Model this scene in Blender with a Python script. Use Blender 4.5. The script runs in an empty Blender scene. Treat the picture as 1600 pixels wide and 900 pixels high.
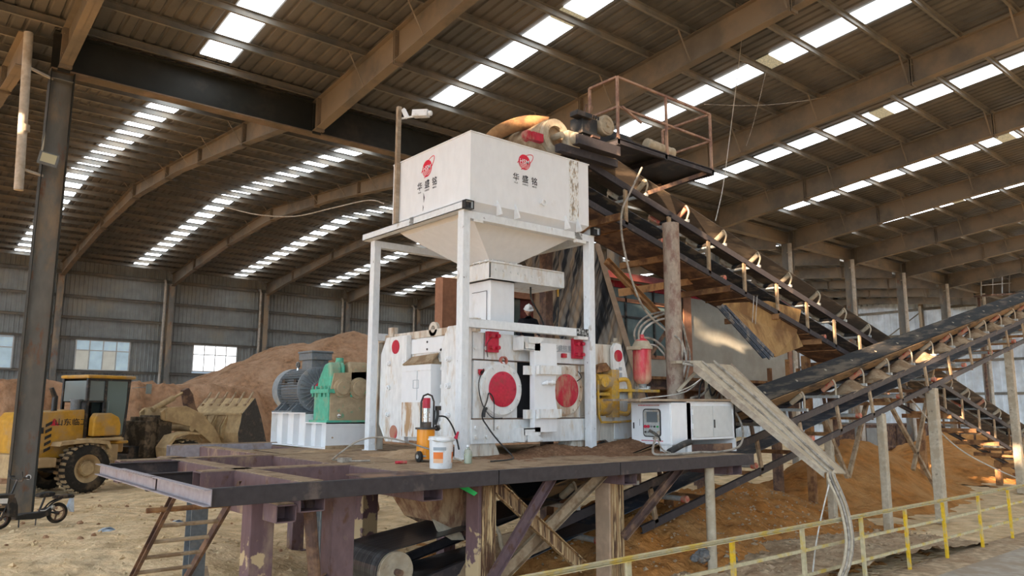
import bpy, math, random
from mathutils import Vector, Matrix, noise
random.seed(7)
SC = bpy.context.scene
COL = SC.collection
V = Vector
PI = math.pi
# ------------------------------------------------------------------ camera
FPX, PITCH, ROLL, YAW, HC = 1194.0, 8.85, 0.197, 39.92, 2.85
_pt, _rl, _yw = (math.radians(a) for a in (PITCH, ROLL, YAW))
FW = V((math.sin(_yw)*math.cos(_pt), math.cos(_yw)*math.cos(_pt), math.sin(_pt)))
_rt = V((math.cos(_yw), -math.sin(_yw), 0)); _up = _rt.cross(FW)
RT = _rt*math.cos(_rl) + _up*math.sin(_rl); UP = _up*math.cos(_rl) - _rt*math.sin(_rl)
CAMP = V((0, 0, HC))
cd = bpy.data.cameras.new('camera'); cam = bpy.data.objects.new('camera', cd); COL.objects.link(cam)
cd.sensor_width = 36; cd.lens = FPX/1600*36; cd.clip_end = 500; cd.clip_start = .05
cam.matrix_world = Matrix(((RT.x, UP.x, -FW.x, 0), (RT.y, UP.y, -FW.y, 0), (RT.z, UP.z, -FW.z, HC), (0, 0, 0, 1)))
SC.camera = cam
# ------------------------------------------------------------------ world, sun, exposure
w = bpy.data.worlds.new('sky'); SC.world = w; w.use_nodes = True
nt = w.node_tree; bg = nt.nodes['Background']
tc = nt.nodes.new('ShaderNodeTexCoord'); sp = nt.nodes.new('ShaderNodeSeparateXYZ'); cr = nt.nodes.new('ShaderNodeValToRGB')
nt.links.new(tc.outputs['Generated'], sp.inputs[0]); zm = nt.nodes.new('ShaderNodeMapRange'); zm.inputs[1].default_value = -1; nt.links.new(sp.outputs[2], zm.inputs[0]); nt.links.new(zm.outputs[0], cr.inputs[0]); nt.links.new(cr.outputs[0], bg.inputs[0])
cr.color_ramp.elements[0].position = .495; cr.color_ramp.elements[0].color = (.10, .088, .075, 1)
e_ = cr.color_ramp.elements.new(.505); e_.color = (.68, .84, 1.0, 1)
cr.color_ramp.elements[2].position = .85; cr.color_ramp.elements[2].color = (.58, .78, 1.0, 1)
SUN_DIR = V((1, .30, -.287)).normalized()
SKY_BASE, SKY_GLOW = .85, 15.0      # the low sun stands off to the left, so that side of the sky is much the brightest
vm = nt.nodes.new('ShaderNodeVectorMath'); vm.operation = 'DOT_PRODUCT'; vm.inputs[1].default_value = tuple(-SUN_DIR)
mr = nt.nodes.new('ShaderNodeMapRange'); mr.interpolation_type = 'SMOOTHSTEP'; mr.inputs[1].default_value = .45; mr.inputs[2].default_value = 1.0
mr.inputs[3].default_value = SKY_BASE; mr.inputs[4].default_value = SKY_BASE+SKY_GLOW
nt.links.new(tc.outputs['Generated'], vm.inputs[0]); nt.links.new(vm.outputs['Value'], mr.inputs[0]); nt.links.new(mr.outputs[0], bg.inputs[1])
sl = bpy.data.lights.new('sun', 'SUN'); so = bpy.data.objects.new('sun', sl); COL.objects.link(so)
sl.energy = 40; sl.angle = math.radians(.55); sl.color = (1.0, .74, .50)
so.rotation_euler = SUN_DIR.to_track_quat('-Z', 'Y').to_euler(); so.location = (-30, -20, 30)
SKYLIGHT = 11.0
WINDOW = 4.0
SC.view_settings.view_transform = 'Standard'; SC.view_settings.look = 'None'
SC.view_settings.exposure = -0.78; SC.view_settings.gamma = 1; SC.view_settings.use_curve_mapping = False
SC.cycles.max_bounces = 6; SC.cycles.diffuse_bounces = 4
SC.cycles.sample_clamp_indirect = 6

# ------------------------------------------------------------------ helpers
def ray(px, py): return FW + RT*((px-800)/FPX) - UP*((py-450)/FPX)
def at(px, py, **k):
    (a, v), = k.items(); i = 'xyz'.index(a); d = ray(px, py)
    return CAMP + d*((v-CAMP[i])/d[i])

_m = {}
def mat(name, col, dirt=None, amt=.5, scale=2.0, stretch=(1, 1, 1), rough=.6, metal=0, sharp=.12, bump=0, bscale=30, fine=.12, emit=None, est=1, alpha=None, trans=0, dirt2=None, amt2=.45, mud=None, mudz=1.0, roty=0):
    if name in _m: return _m[name]
    m = bpy.data.materials.new(name); m.use_nodes = True; t = m.node_tree; N = t.nodes; L = t.links
    b = N['Principled BSDF']; b.inputs['Roughness'].default_value = rough; b.inputs['Specular IOR Level'].default_value = .08 if rough >= .8 else .3 if rough >= .5 else .5; b.inputs['Metallic'].default_value = metal
    b.inputs['Base Color'].default_value = (*col, 1)
    m.diffuse_color = (*col, 1)
    if emit: b.inputs['Emission Color'].default_value = (*emit, 1); b.inputs['Emission Strength'].default_value = est
    if trans: b.inputs['Transmission Weight'].default_value = trans
    if alpha is not None: b.inputs['Alpha'].default_value = alpha
    if dirt or fine or bump:
        tcn = N.new('ShaderNodeTexCoord'); mp = N.new('ShaderNodeMapping'); L.new(tcn.outputs['Object'], mp.inputs[0])
        mp.inputs['Scale'].default_value = stretch
        if roty:
            m0 = N.new('ShaderNodeMapping'); m0.inputs['Rotation'].default_value = (0, roty, 0); L.new(tcn.outputs['Object'], m0.inputs[0]); L.new(m0.outputs[0], mp.inputs[0])
        cur = None
        if fine:
            nz = N.new('ShaderNodeTexNoise'); nz.inputs['Scale'].default_value = scale*4.3; nz.inputs['Detail'].default_value = 6
            L.new(mp.outputs[0], nz.inputs[0])
            r = N.new('ShaderNodeMapRange'); r.inputs[1].default_value = .3; r.inputs[2].default_value = .7
            r.inputs[3].default_value = 1-fine*1.6; r.inputs[4].default_value = 1+fine*.8; L.new(nz.outputs[0], r.inputs[0])
            mx = N.new('ShaderNodeMix'); mx.data_type = 'RGBA'; mx.blend_type = 'MULTIPLY'; mx.inputs[0].default_value = 1
            mx.inputs[6].default_value = (*col, 1); L.new(r.outputs[0], mx.inputs[7]); cur = mx.outputs[2]
        for k, (dc, am) in enumerate(((dirt, amt), (dirt2, amt2))):
            if not dc: continue
            nz = N.new('ShaderNodeTexNoise'); nz.inputs['Scale'].default_value = scale*(1+1.7*k); nz.inputs['Detail'].default_value = 9; nz.inputs['Roughness'].default_value = .62
            L.new(mp.outputs[0], nz.inputs[0])
            r = N.new('ShaderNodeMapRange'); c = .5+(.5-am)*.42
            r.inputs[1].default_value = c-sharp/2; r.inputs[2].default_value = c+sharp/2; L.new(nz.outputs[0], r.inputs[0])
            mx = N.new('ShaderNodeMix'); mx.data_type = 'RGBA'; L.new(r.outputs[0], mx.inputs[0])
            if cur: L.new(cur, mx.inputs[6])
            else: mx.inputs[6].default_value = (*col, 1)
            mx.inputs[7].default_value = (*dc, 1); cur = mx.outputs[2]
        if mud:      # splashes of mud that stay on the lower part
            sx_ = N.new('ShaderNodeSeparateXYZ'); L.new(tcn.outputs['Object'], sx_.inputs[0]); nz = N.new('ShaderNodeTexNoise'); nz.inputs['Scale'].default_value = 5; nz.inputs['Detail'].default_value = 8; L.new(tcn.outputs['Object'], nz.inputs[0])
            ma = N.new('ShaderNodeMath'); ma.operation = 'MULTIPLY_ADD'; ma.inputs[1].default_value = 2.6; L.new(nz.outputs[0], ma.inputs[0]); ma.inputs[2].default_value = mudz-1.3
            mc = N.new('ShaderNodeMath'); mc.operation = 'SUBTRACT'; L.new(ma.outputs[0], mc.inputs[0]); L.new(sx_.outputs[2], mc.inputs[1])
            r = N.new('ShaderNodeMapRange'); r.inputs[1].default_value = -.03; r.inputs[2].default_value = .05; L.new(mc.outputs[0], r.inputs[0])
            mx = N.new('ShaderNodeMix'); mx.data_type = 'RGBA'; L.new(r.outputs[0], mx.inputs[0]); mx.inputs[7].default_value = (*mud, 1)
            if cur: L.new(cur, mx.inputs[6])
            else: mx.inputs[6].default_value = (*col, 1)
            cur = mx.outputs[2]
        if cur: L.new(cur, b.inputs['Base Color'])
        if bump:
            nz = N.new('ShaderNodeTexNoise'); nz.inputs['Scale'].default_value = bscale; nz.inputs['Detail'].default_value = 8
            L.new(tcn.outputs['Object'], nz.inputs[0]); bp = N.new('ShaderNodeBump'); bp.inputs['Strength'].default_value = min(1, bump)
            bp.inputs['Distance'].default_value = .05*bump; L.new(nz.outputs[0], bp.inputs['Height']); L.new(bp.outputs[0], b.inputs['Normal'])
    _m[name] = m; return m

TAN = (.40, .26, .15); SOILC = (.33, .19, .105); RUSTD = (.12, .055, .03)
M = dict(
 roof=mat('roof_sheet', (.125, .118, .105), (.165, .145, .12), .5, .35, rough=.55, fine=.15),
 purlin=mat('purlin_steel', (.18, .17, .15), (.24, .205, .16), .45, .8, rough=.55),
 rafter=mat('rafter_paint', (.18, .15, .115), (.25, .19, .13), .5, .5, rough=.6),
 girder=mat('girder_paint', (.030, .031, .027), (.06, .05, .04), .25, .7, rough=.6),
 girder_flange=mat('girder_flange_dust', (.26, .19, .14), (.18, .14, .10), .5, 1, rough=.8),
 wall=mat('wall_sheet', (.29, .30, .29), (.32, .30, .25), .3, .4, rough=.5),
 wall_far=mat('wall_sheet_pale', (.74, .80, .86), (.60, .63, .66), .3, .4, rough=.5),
 column=mat('column_paint', (.215, .205, .185), (.36, .27, .18), .4, 1.2, stretch=(1, 1, .4), rough=.6, dirt2=(.26, .12, .06), amt2=.2),
 pipe=mat('pvc_pipe', (.56, .50, .42), (.40, .33, .25), .4, 2, rough=.5),
 white=mat('white_paint', (.80, .80, .80), (.66, .64, .60), .03, 2.2, stretch=(1, 1, .5), rough=.42, fine=.025),
 white_d=mat('white_paint_dusty', (.77, .765, .745), (.52, .40, .28), .16, 3.2, stretch=(1, 1, .35), rough=.5, dirt2=(.65, .58, .48), amt2=.2, fine=.08),
 white_dd=mat('white_paint_soiled', (.66, .60, .51), (.42, .29, .19), .40, 4, stretch=(1.3, 1.3, .25), rough=.6, fine=.1),
 white_f=mat('white_frame_paint', (.76, .78, .79), (.52, .49, .45), .08, 5, stretch=(1, 1, .5), rough=.5, sharp=.05, fine=.05, dirt2=(.10, .07, .05), amt2=.04),
 black=mat('black_paint', (.018, .018, .018), (.10, .07, .05), .3, 4, rough=.45),
 rubber=mat('rubber', (.022, .021, .020), (.16, .11, .07), .35, 5, rough=.7),
 belt=mat('belt_rubber', (.02, .021, .024), (.05, .04, .032), .4, 5, stretch=(.25, 4, 1), rough=.32),
 belt_b=mat('belt_brown', (.27, .17, .085), (.045, .040, .033), .36, 2.2, stretch=(.3, 1, 3.5), rough=.6),
 red=mat('red_paint', (.56, .016, .05), (.38, .04, .045), .3, 6, rough=.4),
 red_d=mat('red_paint_dusty', (.50, .022, .045), (.44, .20, .13), .40, 4, stretch=(1, 1, .4), rough=.5),
 idler_red=mat('idler_red', (.62, .10, .07), (.50, .27, .17), .6, 7, rough=.6),
 rust=mat('rust_steel', (.105, .062, .050), (.24, .14, .085), .45, 3, rough=.7),
 rustp=mat('primer_steel', (.165, .105, .108), (.34, .235, .15), .22, 3, stretch=(1, 1, .5), rough=.6, dirt2=(.12, .06, .04), amt2=.2),
 rustp_mud=mat('primer_steel_muddy', (.15, .09, .095), (.26, .18, .14), .2, 3, stretch=(1, 1, .4), rough=.65, mud=(.47, .35, .20), mudz=1.15),
 rust_o=mat('dusty_orange_steel', (.36, .19, .085), (.17, .085, .045), .45, 3, rough=.8),
 dusty=mat('dusty_steel', (.42, .31, .20), (.26, .17, .10), .45, 4, rough=.85),
 muddy=mat('mud_streaked', (.34, .205, .10), (.09, .045, .025), .42, 4.2, stretch=(2.6, 2.6, .16), rough=.75, sharp=.06, dirt2=(.56, .40, .21), amt2=.38),
 channel=mat('channel_steel', (.052, .044, .046), (.13, .10, .085), .18, 3, rough=.55),
 channel_l=mat('channel_pale', (.33, .30, .32), (.26, .2, .18), .2, 3, rough=.5),
 deck=mat('deck_dust', (.34, .245, .16), (.19, .125, .08), .35, 3.5, rough=.9, bump=.5, bscale=25),
 grey=mat('motor_grey', (.17, .19, .205), (.26, .24, .21), .2, 5, rough=.42),
 grey_l=mat('motor_cowl', (.24, .27, .29), (.36, .34, .30), .3, 3, rough=.4),
 green=mat('gearbox_green', (.10, .43, .29), (.26, .36, .24), .4, 3, rough=.5),
 green_d=mat('gearbox_dust', (.50, .385, .245), (.42, .33, .21), .5, 3, rough=.85, dirt2=(.06, .38, .23), amt2=.12),
 yellow=mat('yellow_paint', (.62, .35, .02), (.48, .30, .12), .35, 5, rough=.5),
 ylw_hyd=mat('hydraulic_yellow', (.62, .35, .05), (.42, .29, .15), .42, 6, rough=.55),
 rail_y=mat('rail_yellow', (.72, .44, .02), (.52, .40, .20), .42, 5, rough=.6),
 rail_d=mat('rail_dusty', (.56, .47, .29), (.60, .42, .10), .35, 3, rough=.8),
 loader=mat('loader_yellow', (.56, .30, .035), (.42, .27, .12), .42, 1.2, rough=.5),
 loader_d=mat('loader_dusty', (.52, .38, .21), (.38, .27, .15), .4, 1.5, rough=.8),
 tyre=mat('tyre', (.035, .032, .028), (.12, .09, .06), .30, 2.2, rough=.85),
 tyre_tr=mat('tyre_tread_dust', (.38, .28, .16), (.25, .18, .11), .5, 3, rough=.9),
 glass=mat('cab_glass', (.16, .21, .20), rough=.08, fine=0),
 glass_t=mat('cab_glass_tint', (.42, .50, .50), rough=.1, fine=0, trans=.6),
 orange=mat('orange_drum', (.85, .30, .01), rough=.35, fine=.04),
 plastic=mat('white_plastic', (.80, .80, .80), (.6, .6, .58), .25, 9, rough=.35, fine=.03),
 label_o=mat('orange_label', (.80, .20, .04), rough=.5, fine=.05),
 label_t=mat('tan_label', (.80, .45, .25), rough=.5, fine=.05),
 label_g=mat('grey_print', (.35, .38, .40), rough=.5, fine=0),
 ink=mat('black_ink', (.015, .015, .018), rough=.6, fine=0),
 redink=mat('red_ink', (.72, .02, .05), rough=.5, fine=0),
 whiteink=mat('white_ink', (.80, .78, .78), rough=.5, fine=0),
 bottle=mat('clear_bottle', (.75, .80, .72), rough=.1, fine=0, trans=.7),
 oil=mat('pale_oil', (.55, .55, .20), rough=.2, fine=0),
 chrome=mat('chrome', (.72, .72, .70), rough=.22, metal=.9, fine=.05),
 steelg=mat('galvanised', (.48, .49, .47), (.40, .33, .24), .35, 5, rough=.45, metal=.3),
 tank=mat('tank_red_dusty', (.60, .03, .05), (.60, .35, .23), .42, 2.2, stretch=(1, 1, .3), rough=.4),
 cab_wall=mat('cabin_panel', (.41, .39, .33), (.36, .33, .27), .4, 1, rough=.7, fine=.05),
 cab_post=mat('cabin_post_orange', (.40, .19, .11), (.30, .14, .08), .5, 2, rough=.6),
 cab_tan=mat('cabin_tan', (.47, .32, .21), (.38, .26, .17), .4, 2, rough=.7),
 maroon=mat('maroon_paint', (.15, .03, .03), (.22, .06, .05), .4, 2, rough=.5),
 cabglass=mat('cabin_glass', (.09, .13, .125), (.15, .19, .18), .5, .5, rough=.12, fine=0),
 paper=mat('notice_blue', (.45, .62, .72), rough=.6, fine=.05),
 belt_i=mat('belt_inside', (.022, .022, .022), (.13, .10, .07), .36, 2, stretch=(.3, 2, 2), rough=.75),
 belt_d=mat('belt_dark_dusty', (.085, .065, .05), (.22, .16, .11), .35, 2, stretch=(.3, 1, 3), rough=.6),
 pipe_r=mat('weathered_pipe', (.36, .28, .215), (.22, .13, .10), .42, 5, stretch=(1, 1, .6), rough=.7, dirt2=(.50, .42, .32), amt2=.12),
 tray=mat('tray_dust', (.50, .42, .31), (.41, .33, .23), .45, 3, rough=.85, dirt2=(.2, .16, .12), amt2=.12),
 cable=mat('cable_dusty', (.38, .33, .27), (.2, .17, .14), .4, 6, rough=.7),
 cable_w=mat('cable_pale', (.62, .58, .52), (.45, .4, .33), .4, 6, rough=.6),
 cable_b=mat('cable_black', (.03, .03, .03), (.12, .1, .08), .3, 6, rough=.5),
 wood=mat('old_board', (.42, .33, .24), (.28, .2, .13), .5, 3, stretch=(.3, 2, 1), rough=.85),
 sheet_o=mat('ochre_sheet', (.40, .24, .10), (.22, .12, .055), .45, 2, stretch=(1, 1, .6), rough=.8),
 sheet_b=mat('dark_corrugated', (.06, .075, .10), (.25, .22, .19), .35, 4, rough=.5),
 curtain=mat('slurry_stained_rubber', (.024, .026, .03), (.40, .29, .19), .40, 1.0, stretch=(3.4, 1, .16), rough=.55, sharp=.10, dirt2=(.25, .22, .185), amt2=.40, fine=.5, roty=-.40),
 concrete=mat('concrete', (.42, .36, .29), (.34, .27, .20), .5, 1.5, rough=.9, bump=.2),
 rock=mat('grey_rock', (.17, .17, .17), (.30, .24, .18), .4, 5, rough=.85, bump=.5),
 skin=mat('skin', (.55, .33, .24), rough=.5, fine=.04),
 cloth=mat('dark_jacket', (.02, .02, .025), rough=.9, fine=.2),
 helmet=mat('helmet_white', (.85, .85, .84), rough=.25, fine=0),
 green_p=mat('green_plastic', (.03, .45, .10), rough=.4, fine=.05),
 bag=mat('plastic_litter', (.55, .62, .70), rough=.25, fine=.2),
 screen=mat('lcd_screen', (.12, .14, .15), rough=.15, fine=0),
 lamp=mat('lamp_face', (.55, .55, .40), rough=.3, fine=0),
 sky=mat('skylight_panel', (.8, .8, .8), emit=(.84, .92, 1), est=SKYLIGHT, fine=0),
 skyd=mat('skylight_dusty', (.45, .40, .28), emit=(1, .9, .6), est=.45, fine=.5, scale=6),
 winp=mat('window_daylight', (.7, .7, .7), emit=(.93, .97, 1), est=WINDOW, fine=0),
 winb=mat('window_tinted_daylight', (.3, .35, .38), emit=(.50, .66, .74), est=.85, fine=.25, scale=.4),
 winy=mat('window_dusty_daylight', (.3, .3, .28), emit=(.70, .68, .58), est=.75, fine=.2, scale=.4),
 winf=mat('window_frame', (.62, .62, .60), rough=.4, fine=.05),
)

class MB:
    def __init__(s): s.v = []; s.f = []
    def add(s, vs, fs):
        n = len(s.v); s.v += [V(p) for p in vs]; s.f += [tuple(i+n for i in f) for f in fs]; return s
    def sh(s, dx=0, dy=0, dz=0): s.v = [p+V((dx, dy, dz)) for p in s.v]; return s
    def box(s, x0, x1, y0, y1, z0, z1):
        return s.add([(x, y, z) for x in (x0, x1) for y in (y0, y1) for z in (z0, z1)],
                     [(0, 1, 3, 2), (4, 6, 7, 5), (0, 4, 5, 1), (2, 3, 7, 6), (0, 2, 6, 4), (1, 5, 7, 3)])
    def hexa(s, b, t):   # bottom quad, top quad
        return s.add(list(b)+list(t), [(3, 2, 1, 0), (4, 5, 6, 7), (0, 1, 5, 4), (1, 2, 6, 5), (2, 3, 7, 6), (3, 0, 4, 7)])
    def basis(s, p, q, up=(0, 0, 1)):
        p, q = V(p), V(q); d = (q-p).normalized(); u = V(up)
        if abs(d.dot(u)) > .98: u = V((0, 1, 0)) if abs(d.y) < .9 else V((1, 0, 0))
        side = d.cross(u).normalized(); return p, q, d, side, side.cross(d).normalized()
    def ext(s, poly, p, q, up=(0, 0, 1)):      # extrude polygon [(side, up)] from p to q
        p, q, d, a, b = s.basis(p, q, up); n = len(poly)
        vs = [p+a*u+b*w_ for u, w_ in poly]+[q+a*u+b*w_ for u, w_ in poly]
        return s.add(vs, [tuple(range(n))[::-1], tuple(range(n, 2*n))]+[(i, (i+1) % n, n+(i+1) % n, n+i) for i in range(n)])
    def bar(s, p, q, w_, h, up=(0, 0, 1)):
        return s.ext([(-w_/2, -h/2), (w_/2, -h/2), (w_/2, h/2), (-w_/2, h/2)], p, q, up)
    def ibeam(s, p, q, h, w_, t=.012, tf=.015, up=(0, 0, 1)):
        a, b, c = w_/2, h/2, t/2
        return s.ext([(-a, -b), (a, -b), (a, -b+tf), (c, -b+tf), (c, b-tf), (a, b-tf), (a, b), (-a, b), (-a, b-tf), (-c, b-tf), (-c, -b+tf), (-a, -b+tf)], p, q, up)
    def chan(s, p, q, h, w_, t=.01, sgn=1, up=(0, 0, 1)):   # C channel, web at side -sgn
        b = h/2; P = [(0, -b), (w_, -b), (w_, -b+t), (t, -b+t), (t, b-t), (w_, b-t), (w_, b), (0, b)]
        P = [(sgn*x, y) for x, y in P]
        if sgn < 0: P = P[::-1]
        return s.ext(P, p, q, up)
    def cyl(s, p, q, r, n=16, r2=None):
        r2 = r if r2 is None else r2; p, q, d, a, b = s.basis(p, q)
        vs = [p+(a*math.cos(2*PI*i/n)+b*math.sin(2*PI*i/n))*r for i in range(n)]+[q+(a*math.cos(2*PI*i/n)+b*math.sin(2*PI*i/n))*r2 for i in range(n)]
        return s.add(vs, [tuple(range(n))[::-1], tuple(range(n, 2*n))]+[(i, (i+1) % n, n+(i+1) % n, n+i) for i in range(n)])
    def lathe(s, p, q, prof, n=24, cap=True):            # prof [(t along, r)]
        p, q, d, a, b = s.basis(p, q); vs = []; fs = []
        for t, r in prof:
            for i in range(n): vs.append(p+d*t+(a*math.cos(2*PI*i/n)+b*math.sin(2*PI*i/n))*r)
        m = len(prof)
        for k in range(m-1):
            for i in range(n): fs.append((k*n+i, k*n+(i+1) % n, (k+1)*n+(i+1) % n, (k+1)*n+i))
        if cap: fs.append(tuple(range(n))[::-1]); fs.append(tuple(range((m-1)*n, m*n)))
        return s.add(vs, fs)
    def ring(s, p, q, r0, r1, n=24):           # washer / tube wall from p to q
        p, q, d, a, b = s.basis(p, q); vs = []
        for c, r in ((p, r0), (p, r1), (q, r1), (q, r0)):
            vs += [c+(a*math.cos(2*PI*i/n)+b*math.sin(2*PI*i/n))*r for i in range(n)]
        fs = []
        for k in range(4):
            for i in range(n): fs.append((k*n+i, k*n+(i+1) % n, ((k+1) % 4)*n+(i+1) % n, ((k+1) % 4)*n+i))
        return s.add(vs, fs)
    def tube(s, pts, r, n=8, smooth=True):
        P = [V(p) for p in pts]
        if smooth and len(P) > 2:
            Q = []
            for i in range(len(P)-1):
                a, b, c, d = P[max(i-1, 0)], P[i], P[i+1], P[min(i+2, len(P)-1)]
                for k in range(6):
                    t = k/6; Q.append(.5*((2*b)+(c-a)*t+(2*a-5*b+4*c-d)*t*t+(3*b-a-3*c+d)*t**3))
            P = Q+[P[-1]]
        vs = []; fs = []; ref = V((0, 0, 1))
        for i, p in enumerate(P):
            d = (P[min(i+1, len(P)-1)]-P[max(i-1, 0)]).normalized()
            if abs(d.dot(ref)) > .95: ref = V((1, 0, 0)) if abs(d.x) < .7 else V((0, 1, 0))
            a = d.cross(ref).normalized(); b = a.cross(d).normalized(); ref = b
            vs += [p+(a*math.cos(2*PI*k/n)+b*math.sin(2*PI*k/n))*r for k in range(n)]
        for i in range(len(P)-1):
            for k in range(n): fs.append((i*n+k, i*n+(k+1) % n, (i+1)*n+(k+1) % n, (i+1)*n+k))
        fs.append(tuple(range(n))[::-1]); fs.append(tuple(range((len(P)-1)*n, len(P)*n)))
        return s.add(vs, fs)
    def prism(s, poly, axis, a, b):            # polygon in the other two axes (cyclic order), extruded along axis
        i = 'xyz'.index(axis); j, k = [x for x in range(3) if x != i]; n = len(poly); vs = []
        for c in (a, b):
            for u, w_ in poly:
                p = [0, 0, 0]; p[i] = c; p[j] = u; p[k] = w_; vs.append(p)
        return s.add(vs, [tuple(range(n))[::-1], tuple(range(n, 2*n))]+[(q, (q+1) % n, n+(q+1) % n, n+q) for q in range(n)])
    def ball(s, c, r, n=12, sz=1):
        c = V(c); return s.lathe(c-V((0, 0, r*sz)), c+V((0, 0, r*sz)), [(r*sz*(1-math.cos(PI*i/8)), max(r*math.sin(PI*i/8), .002)) for i in range(9)], n)
    def slab(s, P, th):                        # thick quad/polygon from 3D points
        P = [V(p) for p in P]; nr = (P[1]-P[0]).cross(P[2]-P[0]).normalized()*th; n = len(P)
        return s.add(P+[p+nr for p in P], [tuple(range(n))[::-1], tuple(range(n, 2*n))]+[(i, (i+1) % n, n+(i+1) % n, n+i) for i in range(n)])
    def islands(s):
        par = list(range(len(s.v)))
        def fd(i):
            while par[i] != i: par[i] = par[par[i]]; i = par[i]
            return i
        for fc in s.f:
            for i in fc[1:]: par[fd(i)] = fd(fc[0])
        g = {}
        for fc in s.f: g.setdefault(fd(fc[0]), []).append(fc)
        out = []
        for fs in g.values():
            idx = sorted({i for fc in fs for i in fc}); mp_ = {i: k for k, i in enumerate(idx)}; mb = MB()
            mb.v = [s.v[i] for i in idx]; mb.f = [tuple(mp_[i] for i in fc) for fc in fs]; out.append(mb)
        return out
    def build(s, name, m, parent=None, smooth=False, bevel=0, local=False):
        if name in SPLIT and parent is not None:
            P = s.islands()
            if len(P) > 1: return [p._build(name, m, parent, smooth, bevel, local) for p in P][0]
        return s._build(name, m, parent, smooth, bevel, local)
    def _build(s, name, m, parent=None, smooth=False, bevel=0, local=False):
        off = V((0, 0, 0))
        if parent is not None and not local: off = V(ORG.get(parent.name, (0, 0, 0)))
        me = bpy.data.meshes.new(name); me.from_pydata([tuple(p-off) for p in s.v], [], s.f)
        import bmesh
        b = bmesh.new(); b.from_mesh(me); bmesh.ops.recalc_face_normals(b, faces=b.faces); b.to_mesh(me); b.free()
        o = bpy.data.objects.new(name, me); COL.objects.link(o); me.materials.append(m if not isinstance(m, str) else M[m])
        if smooth:
            for p in me.polygons: p.use_smooth = True
            try: me.set_sharp_from_angle(angle=math.radians(38))
            except Exception: pass
        if bevel:
            bv = o.modifiers.new('bevel', 'BEVEL'); bv.width = bevel; bv.segments = 2; bv.limit_method = 'ANGLE'
        if parent is not None: o.parent = parent; ORG[o.name] = tuple(off)
        return o
ORG = {}
SPLIT = {'cross_channel', 'bucket_side', 'foot', 'grease_line', 'bolt', 'cover_bolt', 'front_fender', 'gusset', 'clip_plate', 'knee_brace', 'hinge_box', 'hinge_pin', 'lifting_lug', 'guard_frame', 'support_arm', 'body_label', 'mounting_bracket'}
def tag(o, label=None, cat=None, group=None, kind=None):
    if label: o['label'] = label
    if cat: o['category'] = cat
    if group: o['group'] = group
    if kind: o['kind'] = kind
    return o
def thing(name, label, cat, loc=(0, 0, 0), rz=0, group=None, local=False):
    o = bpy.data.objects.new(name, None); COL.objects.link(o); o.location = loc; o.rotation_euler = (0, 0, rz)
    o.empty_display_size = .2
    ORG[o.name] = (0, 0, 0) if local else tuple(loc)
    return tag(o, label, cat, group)
def cp(o, loc, parent=None, grp=None):
    c = o.copy(); COL.objects.link(c); c.location = loc; c.parent = parent if parent else o.parent
    for ch in list(o.children):
        d = ch.copy(); COL.objects.link(d); d.parent = c
    return c
def struct(mb, name, m, label=None, cat=None, **k):
    o = mb.build(name, m, **k); return tag(o, label, cat, kind='structure')
_fc = {}
def text(body, size, org, right, up, m, name, parent, th=.003, bold=False, sx=1.0):
    c = bpy.data.curves.new('lettering', 'FONT'); c.body = body; c.size = size; c.extrude = 0; c.align_x = 'CENTER'; c.resolution_u = 2
    if bold: c.offset = size*.012
    o = bpy.data.objects.new('tmp', c); COL.objects.link(o); dg = bpy.context.evaluated_depsgraph_get(); dg.update()
    me = bpy.data.meshes.new_from_object(o.evaluated_get(dg)); bpy.data.objects.remove(o)
    R, U = V(right).normalized(), V(up).normalized(); Nn = R.cross(U); off = V(ORG.get(parent.name, (0, 0, 0)))
    for v in me.vertices: v.co = V(org)+R*v.co.x*sx+U*v.co.y+Nn*th-off
    me.materials.clear(); me.materials.append(M[m] if isinstance(m, str) else m)
    ob = bpy.data.objects.new(name, me); COL.objects.link(ob); ob.parent = parent; ORG[ob.name] = tuple(off)
    return ob
# ================================================================== BUILDING
XW, XE, YS, YC, YB = -45.0, 66.8, -10.0, 20.0, 53.0
def za(y): return 13.3-.1*abs(y-5)
def zb(y): return 12.93-.075*abs(y-36.5)
def corr_roof(name, x0, x1, ya, yb, zf, pitch=.3, h=.045):
    mb = MB(); n = int(round((x1-x0)/pitch)); vs = []; fs = []
    for i in range(n):
        x = x0+i*(x1-x0)/n
        for dx, dz in ((0, 0), (.19, 0), (.22, h), (.27, h)): vs.append((x+dx, dz))
    vs.append((x1, 0)); m = len(vs)
    mb.add([(x, y, zf(y)+dz) for y in (ya, yb) for x, dz in vs], [(i, i+1, m+i+1, m+i) for i in range(m-1)])
    return struct(mb, name, 'roof')
HX0, HX1 = -9.85, -8.1     # an open strip in the near roof, left of the view: the low sun comes in through it
for a, b in ((XW, HX0), (HX1, XE)):
    corr_roof('ceiling', a, b, 5.0, 20.5, za); corr_roof('ceiling', a, b, YS, 5.0, za)
corr_roof('ceiling', XW, XE, 19.7, 36.5, zb); corr_roof('ceiling', XW, XE, 36.5, YB, zb)
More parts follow.
